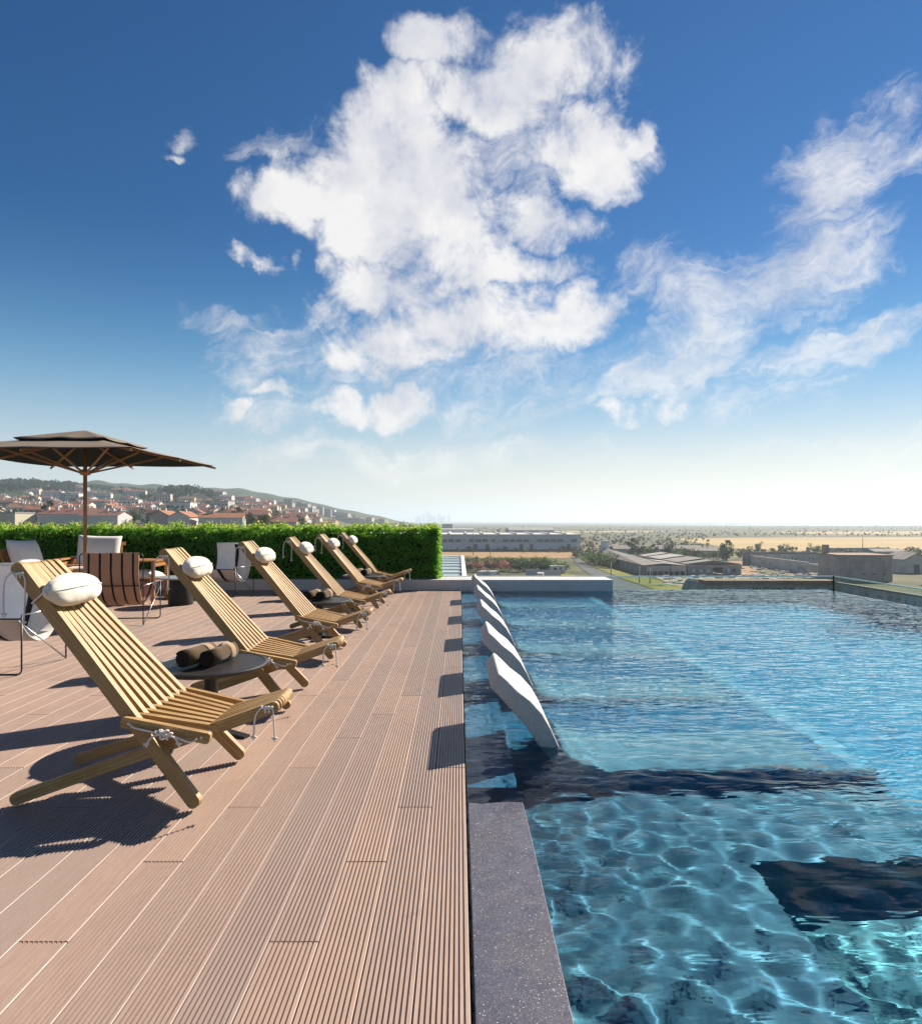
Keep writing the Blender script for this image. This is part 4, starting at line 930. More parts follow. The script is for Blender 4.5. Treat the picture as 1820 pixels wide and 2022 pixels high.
def house_meshes(key, w, d, h, rise, style):
    wall = MB(); roof = MB(); ov = .35
    if style == 'gable':
        wall.add([(-w/2, -d/2, -3), (w/2, -d/2, -3), (w/2, d/2, -3), (-w/2, d/2, -3), (-w/2, -d/2, h), (w/2, -d/2, h), (w/2, d/2, h), (-w/2, d/2, h), (-w/2, 0, h+rise-.02), (w/2, 0, h+rise-.02)],
                 [(0, 1, 5, 4), (1, 2, 6, 9, 5), (2, 3, 7, 6), (3, 0, 4, 8, 7), (0, 3, 2, 1)])
        e = ov*rise/(d/2); th = .18
        roof.prism([(-d/2-ov, h-e), (-d/2-ov, h-e-th*.2), (0, h+rise-.01), (d/2+ov, h-e-th*.2), (d/2+ov, h-e), (0, h+rise+th)][::-1], -w/2-ov, w/2+ov)
        roof.v = [(y, x, z) for (x, y, z) in roof.v]; roof.f = [f[::-1] for f in roof.f]
    elif style == 'front_gable':
        wall.add([(-w/2, -d/2, -3), (w/2, -d/2, -3), (w/2, d/2, -3), (-w/2, d/2, -3), (-w/2, -d/2, h), (w/2, -d/2, h), (w/2, d/2, h), (-w/2, d/2, h), (0, -d/2, h+rise-.02), (0, d/2, h+rise-.02)],
                 [(0, 1, 5, 8, 4), (1, 2, 6, 5), (2, 3, 7, 9, 6), (3, 0, 4, 7), (0, 3, 2, 1)])
        e = ov*rise/(w/2); th = .18
        roof.prism([(-w/2-ov, h-e), (-w/2-ov, h-e-th*.2), (0, h+rise-.01), (w/2+ov, h-e-th*.2), (w/2+ov, h-e), (0, h+rise+th)][::-1], -d/2-ov, d/2+ov)
    elif style == 'hip':
        wall.box(-w/2, w/2, -d/2, d/2, -3, h); r = min(w, d)/2*.9
        a, b = w/2+ov, d/2+ov; roof.add([(-a, -b, h), (a, -b, h), (a, b, h), (-a, b, h), (-a+r, 0, h+rise), (a-r, 0, h+rise)], [(0, 1, 5, 4), (1, 2, 5), (2, 3, 4, 5), (3, 0, 4), (3, 2, 1, 0)])
    else:
        wall.box(-w/2, w/2, -d/2, d/2, -3, h); roof.box(-w/2-.12, w/2+.12, -d/2-.12, d/2+.12, h+.002, h+.55)
    ch = MB().box(-.35, .35, -.3, .3, 0, 1.5); ch.box(-.42, .42, -.37, .37, 1.5, 1.62)
    PROTO[key] = (wall.mesh('wall', 'wall_white'), roof.mesh('roof', 'roof_red'), ch.mesh('chimney', 'wall_white'), w, d, h, rise, style)
house_meshes('cottage', 8, 8, 5.0, 1.7, 'gable'); house_meshes('villa', 11, 9, 5.8, 1.9, 'hip'); house_meshes('terrace', 25, 9, 5.9, 1.7, 'gable'); house_meshes('gabled', 8.5, 10, 5.6, 2.0, 'front_gable'); house_meshes('block', 14, 11, 9.4, 0, 'flat'); house_meshes('cube', 9.5, 9, 5.6, 0, 'flat'); house_meshes('row', 16, 9, 5.6, 1.6, 'gable')
win_me = MB().box(-.55, .55, -.05, .05, -.7, .7).mesh('window', 'window_dark'); win_fr = MB().box(-.68, .68, -.04, .04, -.84, .84).mesh('frame', 'rail_white'); bal_me = MB().box(-1.5, 1.5, -.5, .5, 0, .95).mesh('balcony', 'shutter')
KIND = {'cottage': 'cottage', 'villa': 'hip-roofed villa', 'terrace': 'long terrace', 'gabled': 'gable-fronted house', 'block': 'flat-topped apartment block', 'cube': 'flat-roofed house', 'row': 'short terrace'}
hr = random.Random(4)
def setmat(o, mat): o.material_slots[0].link = 'OBJECT'; o.material_slots[0].material = MATS[mat]
def house(key, X, Y, rz, wc, rc, label, group, detail):
    wall, roof, ch, w_, d_, h, rise, style = PROTO[key]
    z = float(height(X, Y)); nm = {'block': 'apartment_block'}.get(key, 'house')
    e = empty(nm, (X, Y, z), rz, label, 'apartment block' if key == 'block' else 'house', group)
    o = put('wall', wall, e); setmat(o, 'wall_' + wc.replace(' ', '_')); rf = put('roof', roof, e); setmat(rf, ('roof_' + rc) if style != 'flat' else 'flat_roof')
    for k in range({'terrace': 4, 'row': 3, 'block': 1, 'cube': 1}.get(key, 1 + hr.randint(0, 1))):
        x = hr.uniform(-w_*.4, w_*.4); yy = hr.uniform(-.6, .6) if style != 'hip' else hr.uniform(-.5, .5); xx = x*.4 if style in ('hip', 'front_gable') else x
        top = h + rise*.75 - (abs(xx)/(w_/2)*rise*.6 if style == 'front_gable' else 0); c = put('chimney', ch, rf, (xx, yy, top)); setmat(c, 'wall_' + ('white' if wc != 'grey' else 'cream'))
    if detail:
        floors = int(h//2.9); nx = max(2, int(w_//2.6))
        for f in range(floors):
            for i in range(nx):
                if hr.random() < .14: continue
                wn = put('window', win_me, e, (-w_/2 + w_*(i+.5)/nx, -d_/2 - .06, 1.55 + 2.85*f))
                if detail > 1: put('frame', win_fr, wn, (0, .03, 0))
            for i in range(2):
                side = 1; wn = put('window', win_me, e, (w_/2 + .06, -d_/4 + d_/2*i, 1.55 + 2.85*f), (0, 0, R(90)))
    else:
        m_key = ('far', key)
        if m_key not in PROTO:
            mb = MB()
            for f in range(int(h//2.9)):
                nx = max(2, int(w_//2.6))
                for i in range(nx): x = -w_/2 + w_*(i+.5)/nx; mb.box(x-.6, x+.6, -d_/2-.08, -d_/2+.05, .8+2.85*f, 2.3+2.85*f)
            PROTO[m_key] = mb.mesh('window_rows', 'window_dark')
        tag(put('window_rows', PROTO[m_key], e), kind='stuff')
    return e
ROWS = [  # depth, frame x range, gap, name, detail, kinds
  (255, -40, 640, 1.0, 'front row', 2, ['villa', 'cube', 'cottage', 'row', 'gabled', 'cube', 'gabled', 'cottage', 'row']),
  (305, -30, 600, 1.1, 'second row', 1, ['cottage', 'cottage', 'gabled', 'villa', 'row', 'cottage']),
  (365, -30, 640, 1.0, 'third row', 1, ['cottage', 'row', 'villa', 'terrace', 'gabled', 'row', 'cottage', 'block']),
  (430, -20, 660, 1.1, 'fourth row', 1, ['cottage', 'gabled', 'row', 'cottage', 'villa', 'gabled', 'row']),
  (500, -20, 650, 1.0, 'fifth row', 0, ['terrace', 'row', 'cottage', 'row', 'villa', 'block']),
  (590, -20, 640, 1.0, 'sixth row', 0, ['row', 'cottage', 'terrace', 'row', 'gabled', 'terrace']),
  (690, 0, 610, 1.1, 'seventh row', 0, ['row', 'cottage', 'terrace', 'cottage', 'row', 'block', 'row']),
  (800, 30, 590, 1.1, 'eighth row', 0, ['row', 'cottage', 'cottage', 'terrace', 'row']),
  (930, 60, 560, 1.3, 'topmost row', 0, ['row', 'terrace', 'cottage', 'terrace', 'row'])]
for (Yr, xa, xb, gap, rname, det, kinds) in ROWS:
    x = px2(xa, Yr); xe = px2(xb, Yr); i = 0; lst = []
    while x < xe:
        key = kinds[(i + hr.randint(0, 1)) % len(kinds)]; w_ = PROTO[key][3]; sk = hr.random()
        if sk < .10 and i: x += w_*.7; i += 1; continue
        wc = hr.choices(['white', 'cream', 'pale grey', 'grey', 'pink', 'ochre'], [6, 3, 2, 1.4, 1.2, .5])[0]; rc = hr.choices(['red', 'rust', 'orange', 'brown'], [4, 3, 2.5, 1.5])[0]
        lst.append((key, x + w_/2, Yr + hr.uniform(-14, 14)*Yr/450, R(hr.uniform(-14, 14)), wc, rc)); x += w_*gap*hr.uniform(1.0, 1.16) + hr.uniform(.3, 3.5)*Yr/450; i += 1
    for i, (key, X, Y, rz, wc, rc) in enumerate(lst):
        roofw = '' if PROTO[key][7] == 'flat' else ', ' + rc + ' roof'
        lab = '%s %s%s, %s from left, town %s' % (wc, KIND[key], roofw, ORD[i] if i < len(ORD) else str(i + 1) + 'th', rname)
        house(key, X, Y, rz, wc, rc, lab, 'houses of the town on the slope', det)
# distant housing blocks on the plain between the town and the tower skyline
plain('far_wall', (.50, .48, .45), .9, .15, .05)
fb = [MB().box(-9, 9, -6, 6, -2, 8).mesh('wall', 'far_wall'), MB().box(-14, 14, -7, 7, -2, 6).mesh('wall', 'far_wall'), MB().box(-6, 6, -6, 6, -2, 13).mesh('wall', 'far_wall'), MB().box(-28, 28, -12, 12, -2, 5).mesh('wall', 'far_wall')]
fr_ = [MB().box(-9.3, 9.3, -6.3, 6.3, 8, 8.7).mesh('roof', 'flat_roof'), MB().box(-14.3, 14.3, -7.3, 7.3, 6, 6.8).mesh('roof', 'roof_red'), MB().box(-6.3, 6.3, -6.3, 6.3, 13, 13.6).mesh('roof', 'flat_roof'), MB().box(-28.4, 28.4, -12.4, 12.4, 5, 5.6).mesh('roof', 'flat_roof')]
def fwin(w_, d_, h0, h1):
    mb = MB()
    for f in range(int((h1-1)//3)):
        for i in range(int(2*w_//3)): x = -w_ + 1.5 + 3*i; mb.box(x-.8, x+.8, -d_-.1, -d_+.05, 1+3*f, 2.5+3*f)
    return mb.mesh('window_rows', 'window_dark')
fw = [fwin(9, 6, 0, 8), fwin(14, 7, 0, 6), fwin(6, 6, 0, 13), fwin(28, 12, 0, 5)]
FN = ['mid-rise block', 'low wide block', 'slim tower block', 'long shed']
spots = sorted([(hr.uniform(560, 890), hr.uniform(930, 1280), hr.choices([0, 1, 2, 3], [4, 3, 2, 3])[0]) for _ in range(40)])
for i, (x, Y, k) in enumerate(spots):
    X = px2(x, Y); e = empty('distant_block', (X, Y, float(height(X, Y))), R(hr.uniform(-25, 25)), 'hazy distant %s, %s from left between the town and the towers' % (FN[k], ORD[i] if i < 40 else ('%dth' % (i+1))), 'building', 'hazy distant %ss beyond the town' % FN[k])
    put('wall', fb[k], e); put('roof', fr_[k], e); tag(put('window_rows', fw[k], e), kind='stuff')
tw = [MB().box(-11, 11, -9, 9, -3, 62).mesh('shaft', 'far_wall'), MB().box(-9, 9, -9, 9, -3, 84).mesh('shaft', 'far_wall'), MB().box(-24, 24, -9, 9, -3, 48).mesh('shaft', 'far_wall')]
tc_ = [MB().box(-7, 7, -6, 6, 62, 67).mesh('plant_room', 'flat_roof'), MB().box(-5, 5, -5, 5, 84, 91).mesh('plant_room', 'flat_roof'), MB().box(-10, 10, -5, 5, 48, 52).mesh('plant_room', 'flat_roof')]
for i, (x, k) in enumerate([(826, 2), (836, 0), (843, 1), (849, 0), (856, 2), (866, 0), (874, 2), (886, 0)]):
    X = px2(x, 9000); e = empty('tower_block', (X, 9000 + 60*(i % 3), float(height(X, 9000))), R(8*i), 'faint %s tower in the distant skyline, %s from the left' % (['square', 'tallest slim', 'broad'][k], ORD[i]), 'tower', 'faint towers of the distant skyline'); e.scale = (1.5, 1.5, 1.75); put('shaft', tw[k], e); put('plant_room', tc_[k], e)
# town trees
TT = [(20, 250), (95, 290), (250, 258), (266, 256), (300, 262), (335, 330), (352, 256), (364, 255), (415, 258), (470, 262), (500, 250), (512, 250), (522, 250), (575, 300), (590, 300), (600, 290), (640, 252), (395, 520), (410, 520), (420, 530), (450, 540), (462, 540), (330, 640), (345, 640), (300, 700), (285, 690), (240, 760), (210, 830), (150, 600), (60, 640)]
for i, (x, Y) in enumerate(TT):
    kd = ['round', 'tall', 'round2', 'pine'][i % 4] if Y < 300 else ['round', 'round2', 'pine'][i % 3]; h = {'tall': 9.5}.get(kd, 8.0)*tg.uniform(.8, 1.2)*(1.25 if Y > 400 else 1)
    tree('town_tree', kd, 'leaf_dark' if i % 3 else 'leaf_olive', px2(x, Y), Y, h, h*(.95 if kd != 'tall' else 1.3), '%s tree among the houses, %s from left %s' % ('slender dark' if kd == 'tall' else 'rounded dark' if i % 3 else 'rounded olive-green', ORD[sorted(range(len(TT)), key=lambda q: (TT[q][1] > 400, TT[q])).index(i) % 17] , 'behind the hedge top' if Y < 400 else 'higher up the slope'), 'tree', 'trees among the town houses')
# woods that read as one mass
def wood(name, pts, mat, label, hmin, hmax, n=70, size=.8):
    Vs = []; Fs = []; k = 0; g = np.random.default_rng(len(pts))
    for (X, Y) in pts:
        h = g.uniform(hmin, hmax); m_ = n; d = g.normal(size=(m_, 3)); d /= np.linalg.norm(d, axis=1)[:, None]; q = d*(g.random(m_)[:, None]**.4)*np.array([h*.42, h*.42, h*.40])*g.uniform(.75, 1.2)
        P = q + np.array([X, Y, float(height(X, Y)) + h*.55]); V, F = leaves(P, d, size*h/9, g, .8); Vs.append(V); Fs.append(F + k); k += len(V)
    o = put(name, np_mesh(name, np.concatenate(Vs), np.concatenate(Fs), mat)); return tag(o, label, 'woodland', None, 'stuff')
wg = np.random.default_rng(8)
wood('hill_wood', [(px2(x, Y), Y) for x, Y in zip(wg.uniform(-80, 150, 330), wg.uniform(820, 1120, 330))], 'leaf_dark', 'dark pine wood covering the hill at the far left', 8, 14, 60, 1.0)
wood('knoll_wood', [(px2(x, Y), Y) for x, Y in zip(wg.normal(362, 19, 70), wg.normal(800, 22, 70))], 'leaf_dark', 'small dark wood on the knoll behind the town', 9, 13, 70, .9)
wood('slope_wood', [(px2(x, Y), Y) for x, Y in zip(wg.uniform(90, 340, 260), wg.uniform(960, 1250, 260))], 'leaf_dark', 'scattered trees on the slope behind the town', 6, 11, 50, 1.0)
wood('scrub', [(G(x, y).x, G(x, y).y) for x, y in zip(wg.uniform(905, 1830, 2200), 1038 + 66*wg.random(2200)**1.1) if not (1400 + (y-1062)*0 < x and 1060 < y < 1088) and not (y > 1092 and x < 1130)], 'leaf_scrub', 'low dry scrub dotted over the plain', 1.4, 3.6, 26, 1.6)
# ================================================================== industrial land on the plain
plain('cladding', (.40, .45, .50), .55, .1, .1); plain('cladding_light', (.56, .60, .62), .55, .1, .1); plain('roof_sheet', (.62, .60, .57), .6, .12, .05); plain('glass_green', (.35, .47, .47), .12, .15, .3)
def m_worn(name, c0, c1, c2, sc=.25):
    def b(t, o):
        v = gpos(t); n = t.noise(v, sc, 7, .7, .4); st = t.noise(t.mapping(v, sc=(1.2, 1.2, .12)), 1, 5, .65); k = t.noise(v, sc*7, 5, .7)
        c = t.mix(t.rng(n, .35, .65), c0, c1); c = t.mix(t.math('MULTIPLY', t.rng(st, .5, .72), .7), c, c2); c = t.mix(t.math('MULTIPLY', t.rng(k, .55, .75), .5), c, tuple(x*.5 for x in c0)); pbsdf(t, o, c, .9, k, .4, .1)
    return material(name, b)
m_worn('worn_concrete', (.23, .21, .195), (.33, .31, .29), (.11, .10, .095)); m_worn('worn_plaster', (.50, .48, .44), (.36, .34, .31), (.17, .16, .15)); m_worn('worn_bluish', (.42, .46, .50), (.30, .34, .40), (.13, .15, .19)); m_worn('old_roof', (.13, .115, .10), (.22, .19, .165), (.06, .055, .05)); m_worn('pale_old_roof', (.36, .34, .31), (.24, .22, .20), (.12, .11, .10)); m_worn('rust_sheet', (.20, .085, .045), (.27, .13, .075), (.09, .045, .03))
for nm_, c_ in (('paint_blue', (.10, .17, .35)), ('paint_purple', (.22, .14, .30)), ('paint_white', (.6, .6, .6)), ('paint_black', (.02, .02, .025)), ('paint_teal', (.08, .26, .28))): plain(nm_, c_, .7, .2, .5)
def part(root, name, mat, fn, **kw):
    m = MB(); fn(m); o = m.obj(name, mat, root, **kw); return o
# long warehouse
wh = empty('warehouse', (0, 387, GZ0), 0, 'long pale blue-grey warehouse with a strip of windows, right of the hedge', 'warehouse')
part(wh, 'wall', 'cladding_light', lambda m: m.box(-62, 73, 0, 46, 0, 4.9)); part(wh, 'upper_wall', 'cladding', lambda m: m.box(-62.2, 73.2, -.25, 46.2, 4.9, 9.6)); part(wh, 'roof', 'roof_sheet', lambda m: m.box(-62.6, 73.6, -.7, 46.6, 9.61, 10.15))
part(wh, 'plinth', 'window_dark', lambda m: m.box(-62.1, 73.1, -.12, 0, 0, .9))
wpan = MB().box(-1.6, 1.6, -.1, .1, -.75, .75).mesh('window', 'window_dark'); wpan2 = MB().box(-1.6, 1.6, -.1, .1, -.75, .75).mesh('window', 'glass_green'); dm = MB().box(-1.0, 1.0, -.12, .1, 0, 3.2).mesh('door', 'window_dark'); vent = MB().prism([(-.9, 0), (.9, 0), (.5, .8), (-.5, .8)], -22, 22).mesh('roof_ridge', 'roof_sheet')
for i in range(32): put('window', wpan if i % 5 else wpan2, wh, (-58 + 4.1*i, -.30, 6.3))
for x in (-48, -30, -11.5, 10, 17, 37.5, 43.5, 66): put('door', dm, wh, (x, -.14, .9))
for i in range(13): put('roof_ridge', vent, wh, (-56 + 10*i, 23, 10.15))
rear = empty('warehouse', (0, 450, GZ0), 0, 'taller pale warehouse hall peeking over the long warehouse beside the hedge', 'warehouse'); part(rear, 'wall', 'cladding_light', lambda m: m.box(-60, 10, 0, 30, 0, 11.6)); part(rear, 'roof', 'roof_sheet', lambda m: m.box(-60.5, 10.5, -.5, 30.5, 11.61, 12.4))
# power poles
plain('pole_wood', (.10, .075, .06), .9, .3, 2); plain('pole_steel', (.38, .38, .37), .5, .1, 2)
def pole(x, y0, ytop, mat, label, arms=1):
    p = G(x, y0); h = (y0 - ytop)*p.y/FPX; e = empty('power_pole', p, R(12), label, 'pole', 'poles on the industrial land'); MB().tube([(0, 0, -.3), (0, 0, h)], .20, 7, taper=[1, .6]).obj('mast', mat, e, True)
    for k in range(arms):
        z = h - .5 - 1.1*k; MB().box(-1.3, 1.3, -.09, .09, z, z + .18).obj('cross_arm', mat, e)
        for xx in (-1.15, 0.35, 1.15): MB().lathe([(.05, z+.18), (.10, z+.25), (.10, z+.38), (.04, z+.48)], 8, (xx, 0)).obj('insulator', 'paint_white', e)
for i, a in enumerate([(934, 1097, 1052, 'pole_wood', 'thick dark pole standing before the long warehouse, nearest the hedge', 0), (968, 1104, 1063, 'pole_steel', 'pole with a cross-arm before the middle of the long warehouse', 2), (1142, 1103, 1062, 'pole_steel', 'pole with two cross-arms at the right end of the warehouse', 2), (1148, 1105, 1068, 'pole_steel', 'thin pole right beside the pole at the warehouse end', 1),
      (1230, 1092, 1054, 'pole_steel', 'pole standing left of the ruined shed roofs', 1), (1246, 1094, 1053, 'paint_white', 'white pole rising above the ruined shed trees', 1), (1703, 1100, 1060, 'pole_wood', 'tall bare pole behind the concrete block', 0), (1206, 1141, 1110, 'pole_steel', 'lamp-less grey post beside the access road', 0), (1262, 1152, 1118, 'pole_steel', 'thin grey post on the grass verge', 0), (1283, 1153, 1122, 'pole_steel', 'second thin grey post on the grass verge, to the right', 0)]): pole(*a)
# oleanders, reeds and shrubs in front of the warehouse
for i, x in enumerate(range(918, 1075, 13)):
    p = G(x + tg.uniform(-3, 3), 1127 + tg.uniform(-2, 3)); pink = i < 8
    tree('flowering_shrub' if pink else 'shrub', 'bush' if i % 2 else 'bush2', 'oleander_bloom' if pink and i % 3 != 1 else 'leaf_dark', p.x, p.y, 4.6, 4.4, '%s shrub, %s from the hedge in the row before the warehouse' % ('pink-blooming' if pink and i % 3 != 1 else 'dark green', ORD[i]), 'shrub', 'shrubs in a row before the warehouse', GZ0)
    q = G(x + tg.uniform(-4, 4), 1117 + tg.uniform(-3, 2)); tree('shrub', 'bush2', 'leaf_olive' if i % 2 else 'leaf_fresh', q.x, q.y, 4.2, 5.6, 'green reed-like bush, %s from the hedge in the strip behind the shrubs' % ORD[i], 'bush', 'bushes in the strip before the warehouse', GZ0)
for i, (x, y, h) in enumerate([(1090, 1131, 5), (1100, 1130, 5), (1070, 1130, 4.5), (1160, 1112, 5), (1172, 1114, 6), (1184, 1116, 6), (1196, 1118, 6.5), (1206, 1121, 6), (1164, 1104, 5), (1186, 1108, 6), (1203, 1112, 6)]):
    p = G(x, y); tree('bush', 'bush' if i % 2 else 'bush2', ['leaf_fresh', 'leaf_olive', 'leaf_dark'][i % 3], p.x, p.y, h, h*1.25, '%s green bush, %s from the left of the clump at the road bend' % (['bright', 'olive', 'dark'][i % 3], ORD[sorted([1090, 1100, 1070, 1160, 1172, 1184, 1196, 1206, 1164, 1186, 1203]).index(x)]), 'bush', 'bushes at the road bend', GZ0)
TR = [(1247, 1101, 38, 'tall'), (1262, 1103, 30, 'round'), (1278, 1104, 26, 'round2'), (1292, 1103, 28, 'tall'), (1318, 1103, 34, 'round'), (1338, 1105, 22, 'round2'), (1352, 1105, 24, 'round'), (1370, 1106, 23, 'round2'), (1392, 1107, 18, 'round'), (1408, 1108, 20, 'round2'), (1434, 1107, 40, 'tall'), (1428, 1106, 30, 'round'), (1495, 1090, 20, 'round'), (1546, 1094, 20, 'round2'), (1612, 1098, 24, 'round'), (1630, 1098, 18, 'round2'), (983, 1054.5, 11, 'round'), (1001, 1054.5, 12, 'round2'), (1032, 1054, 14, 'tall'), (1775, 1108, 14, 'round'), (1805, 1106, 18, 'round2'), (1052, 1054, 10, 'round')]
TRs = sorted(TR)
for i, (x, y, hp, kd) in enumerate(TR):
    p = G(x, y); h = hp*p.y/FPX; mt = ['leaf_olive', 'leaf_dark', 'leaf_fresh'][i % 3]
    tree('plain_tree', kd, mt, p.x, p.y, h, h*(1.0 if kd != 'tall' else 1.5), '%s %s tree on the plain, %s from the left right of the hedge' % (['olive', 'dark', 'fresh green'][i % 3], 'slender' if kd == 'tall' else 'rounded', ORD[TRs.index((x, y, hp, kd))]), 'tree', 'trees on the plain right of the hedge', GZ0)
# glazed roof next door
gr = empty('glazed_roof', (-4, 84, -5), 0, 'glazed roof with white beams beside the right end of the hedge', 'roof')
part(gr, 'pane_bed', 'glass_green', lambda m: m.box(-12, 4.3, -24, 20, -.35, -.05))
for k in range(9):
    y = -23.5 + 5.4*k; part(gr, 'beam', 'rail_white', lambda m: m.box(-12, 4.4, y, y + .5, -.04, .55)); part(gr, 'pane', 'glass_green', lambda m: m.add([(-12, y+.55, 0), (4.2, y+.55, 0), (4.2, y+5.3, .4), (-12, y+5.3, .4), (-12, y+.55, -.03), (4.2, y+.55, -.03), (4.2, y+5.3, .37), (-12, y+5.3, .37)], [(0,1,2,3),(7,6,5,4),(0,4,5,1),(1,5,6,2),(2,6,7,3),(3,7,4,0)]))
part(gr, 'gutter', 'rail_white', lambda m: m.box(4.32, 4.8, -24, 20, -.5, .65)); part(gr, 'wall', 'render_grey', lambda m: m.box(-12, 4.25, -23.8, 19.8, -11.8, -.36))
# container, vans, grey fence in the yard
p = G(1100, 1132); ct = empty('container', p, R(6), 'white metal cabin standing alone in the yard before the bushes', 'cabin'); part(ct, 'body', 'wall_white', lambda m: m.box(-2.6, 2.6, -1.2, 1.2, .15, 2.5), bevel=.04); part(ct, 'roof', 'roof_sheet', lambda m: m.box(-2.7, 2.7, -1.3, 1.3, 2.505, 2.62)); part(ct, 'door', 'shutter', lambda m: m.box(.4, 1.3, -1.24, -1.2, .2, 2.2)); part(ct, 'window', 'window_dark', lambda m: m.box(-1.6, -.5, -1.24, -1.2, 1.2, 2.0)); part(ct, 'skid', 'window_dark', lambda m: m.box(-2.4, 2.4, -1.1, 1.1, 0, .15))
def van(x, y, rz, label):
    p = G(x, y); e = empty('parked_van', p, rz, label, 'van', 'white vans in the yard')
    m = MB(); m.prism([(-2.4, .35), (2.3, .35), (2.45, .9), (1.9, 1.15), (1.2, 2.05), (.9, 2.2), (-2.3, 2.2), (-2.45, 2.0)], -.95, .95); m.obj('body', 'paint_white', e, bevel=.05)
    MB().add([(1.88, -.8, 1.2), (1.88, .8, 1.2), (1.26, .74, 2.0), (1.26, -.74, 2.0), (1.92, -.8, 1.22), (1.92, .8, 1.22), (1.30, .74, 2.02), (1.30, -.74, 2.02)], [(4,5,6,7),(0,3,2,1),(0,1,5,4),(1,2,6,5),(2,3,7,6),(3,0,4,7)]).obj('windscreen', 'window_dark', e)
    for s_ in (-1, 1):
        MB().box(.35, 1.2, s_*.955-.01, s_*.955+.01, 1.25, 1.9).obj('side_window', 'window_dark', e)
        for xx in (-1.5, 1.5): MB().lathe([(.12, -.1), (.33, -.1), (.35, -.06), (.35, .06), (.33, .1), (.12, .1)], 16).obj('wheel', 'paint_black', e, False, (xx, s_*.88, .35), (R(90), 0, 0))
van(957, 1141, R(35), 'white van, left of the pair parked near the pool loungers end'); van(976, 1141, R(38), 'white van, right of the pair parked near the pool loungers end'); van(1067, 1145, R(80), 'white van parked alone in front of the grey fence')
p = G(1072, 1142); fe = empty('yard_fence', p, 0, 'grey panel fence behind the single white van', 'fence')
for k in range(6): part(fe, 'panel', 'cladding', lambda m: m.box(-5.5 + 1.85*k, -3.72 + 1.85*k, -.05, .05, 0, 2.6)); part(fe, 'post', 'pole_steel', lambda m: m.box(-3.70 + 1.85*k, -3.66 + 1.85*k, -.09, .09, 0, 2.8))
# ruined sheds
def strokes(root, x0, x1, z0, z1, y, n, axis='x', seed=0):
    """looping spray-paint scrawl on a wall"""
    g = random.Random(seed)
    for k in range(n):
        mt = g.choice(['paint_blue', 'paint_white', 'paint_purple', 'paint_black', 'paint_teal', 'paint_white']); cx = x0 + (x1-x0)*(k + .5)/n; cz = g.uniform(z0*.6+z1*.4, z0*.4+z1*.6); wd = (x1-x0)/n*.5; hh = (z1-z0)*.38; pts = []
        a0 = g.uniform(0, 6); f1 = g.choice([1, 2, 3]); f2 = g.choice([2, 3, 5])
        for q in range(25):
            u = q/24*6.28; px_, pz_ = cx + wd*(u/6.28*2-1)*.9 + wd*.25*math.cos(f2*u+a0), cz + hh*math.sin(f1*u*1.6+a0)*.8; pts.append((px_, y, pz_) if axis == 'x' else (y, px_, pz_))
        m = MB(); m.tube(pts, .10, 4); o = m.obj('graffiti', mt, root)
        for v_ in o.data.vertices:
            if axis == 'x': v_.co.y = y + (v_.co.y - y)*.15
            else: v_.co.x = y + (v_.co.x - y)*.15
r1 = empty('ruined_shed', (68, 212, GZ0), 0, 'derelict shed with dark sagging roof and white columned front', 'ruin')
part(r1, 'wall', 'worn_plaster', lambda m: m.box(-6.3, 6.7, 0, .4, 1.4, 3.3)); part(r1, 'side_wall', 'worn_concrete', lambda m: m.box(-7, -6.4, -.2, 78, 0, 3.2)); part(r1, 'side_wall', 'worn_concrete', lambda m: m.box(6.72, 7.2, .41, 78, 0, 3.2)); part(r1, 'back_wall', 'worn_plaster', lambda m: m.box(-7, 7.2, 78.01, 78.4, 0, 4))
for k in range(8): part(r1, 'column', 'worn_plaster', lambda m: m.box(-6.2 + 1.8*k, -5.85 + 1.8*k, .02, .38, 0, 1.39))
part(r1, 'roof', 'old_roof', lambda m: m.add([(-7.4, -.5, 3.25), (-1, -.5, 3.9), (-2.5, 79, 5.8), (-7.4, 79, 3.3), (-7.4, -.5, 3.45), (-1, -.5, 4.1), (-2.5, 79, 6.0), (-7.4, 79, 3.5)], [(4,5,6,7),(3,2,1,0),(0,1,5,4),(1,2,6,5),(2,3,7,6),(3,0,4,7)]))
for k in range(9):
    if k in (3, 6): continue
    y0 = 8.6*k; s_ = .25*math.sin(k*2.1); part(r1, 'roof_panel', 'pale_old_roof' if k % 3 else 'old_roof', lambda m: m.add([(-1.0 - k*.16, y0, 4.1+k*.2+s_), (7.4, y0, 3.35), (7.4, y0 + 8.2, 3.4), (-1.1 - k*.16, y0 + 8.2, 4.2+k*.2+s_), (-1.0 - k*.16, y0, 3.95+k*.2+s_), (7.4, y0, 3.2), (7.4, y0 + 8.2, 3.25), (-1.1 - k*.16, y0 + 8.2, 4.05+k*.2+s_)], [(0,1,2,3),(7,6,5,4),(0,4,5,1),(1,5,6,2),(2,6,7,3),(3,7,4,0)]))
part(r1, 'water_tank', 'paint_white', lambda m: m.box(-4.2, -1.2, 74, 77, 4, 9.4))
r2 = empty('ruined_shed', (85, 214, GZ0), 0, 'derelict grey shed with graffiti and white roof sheets, right of the columned one', 'ruin')
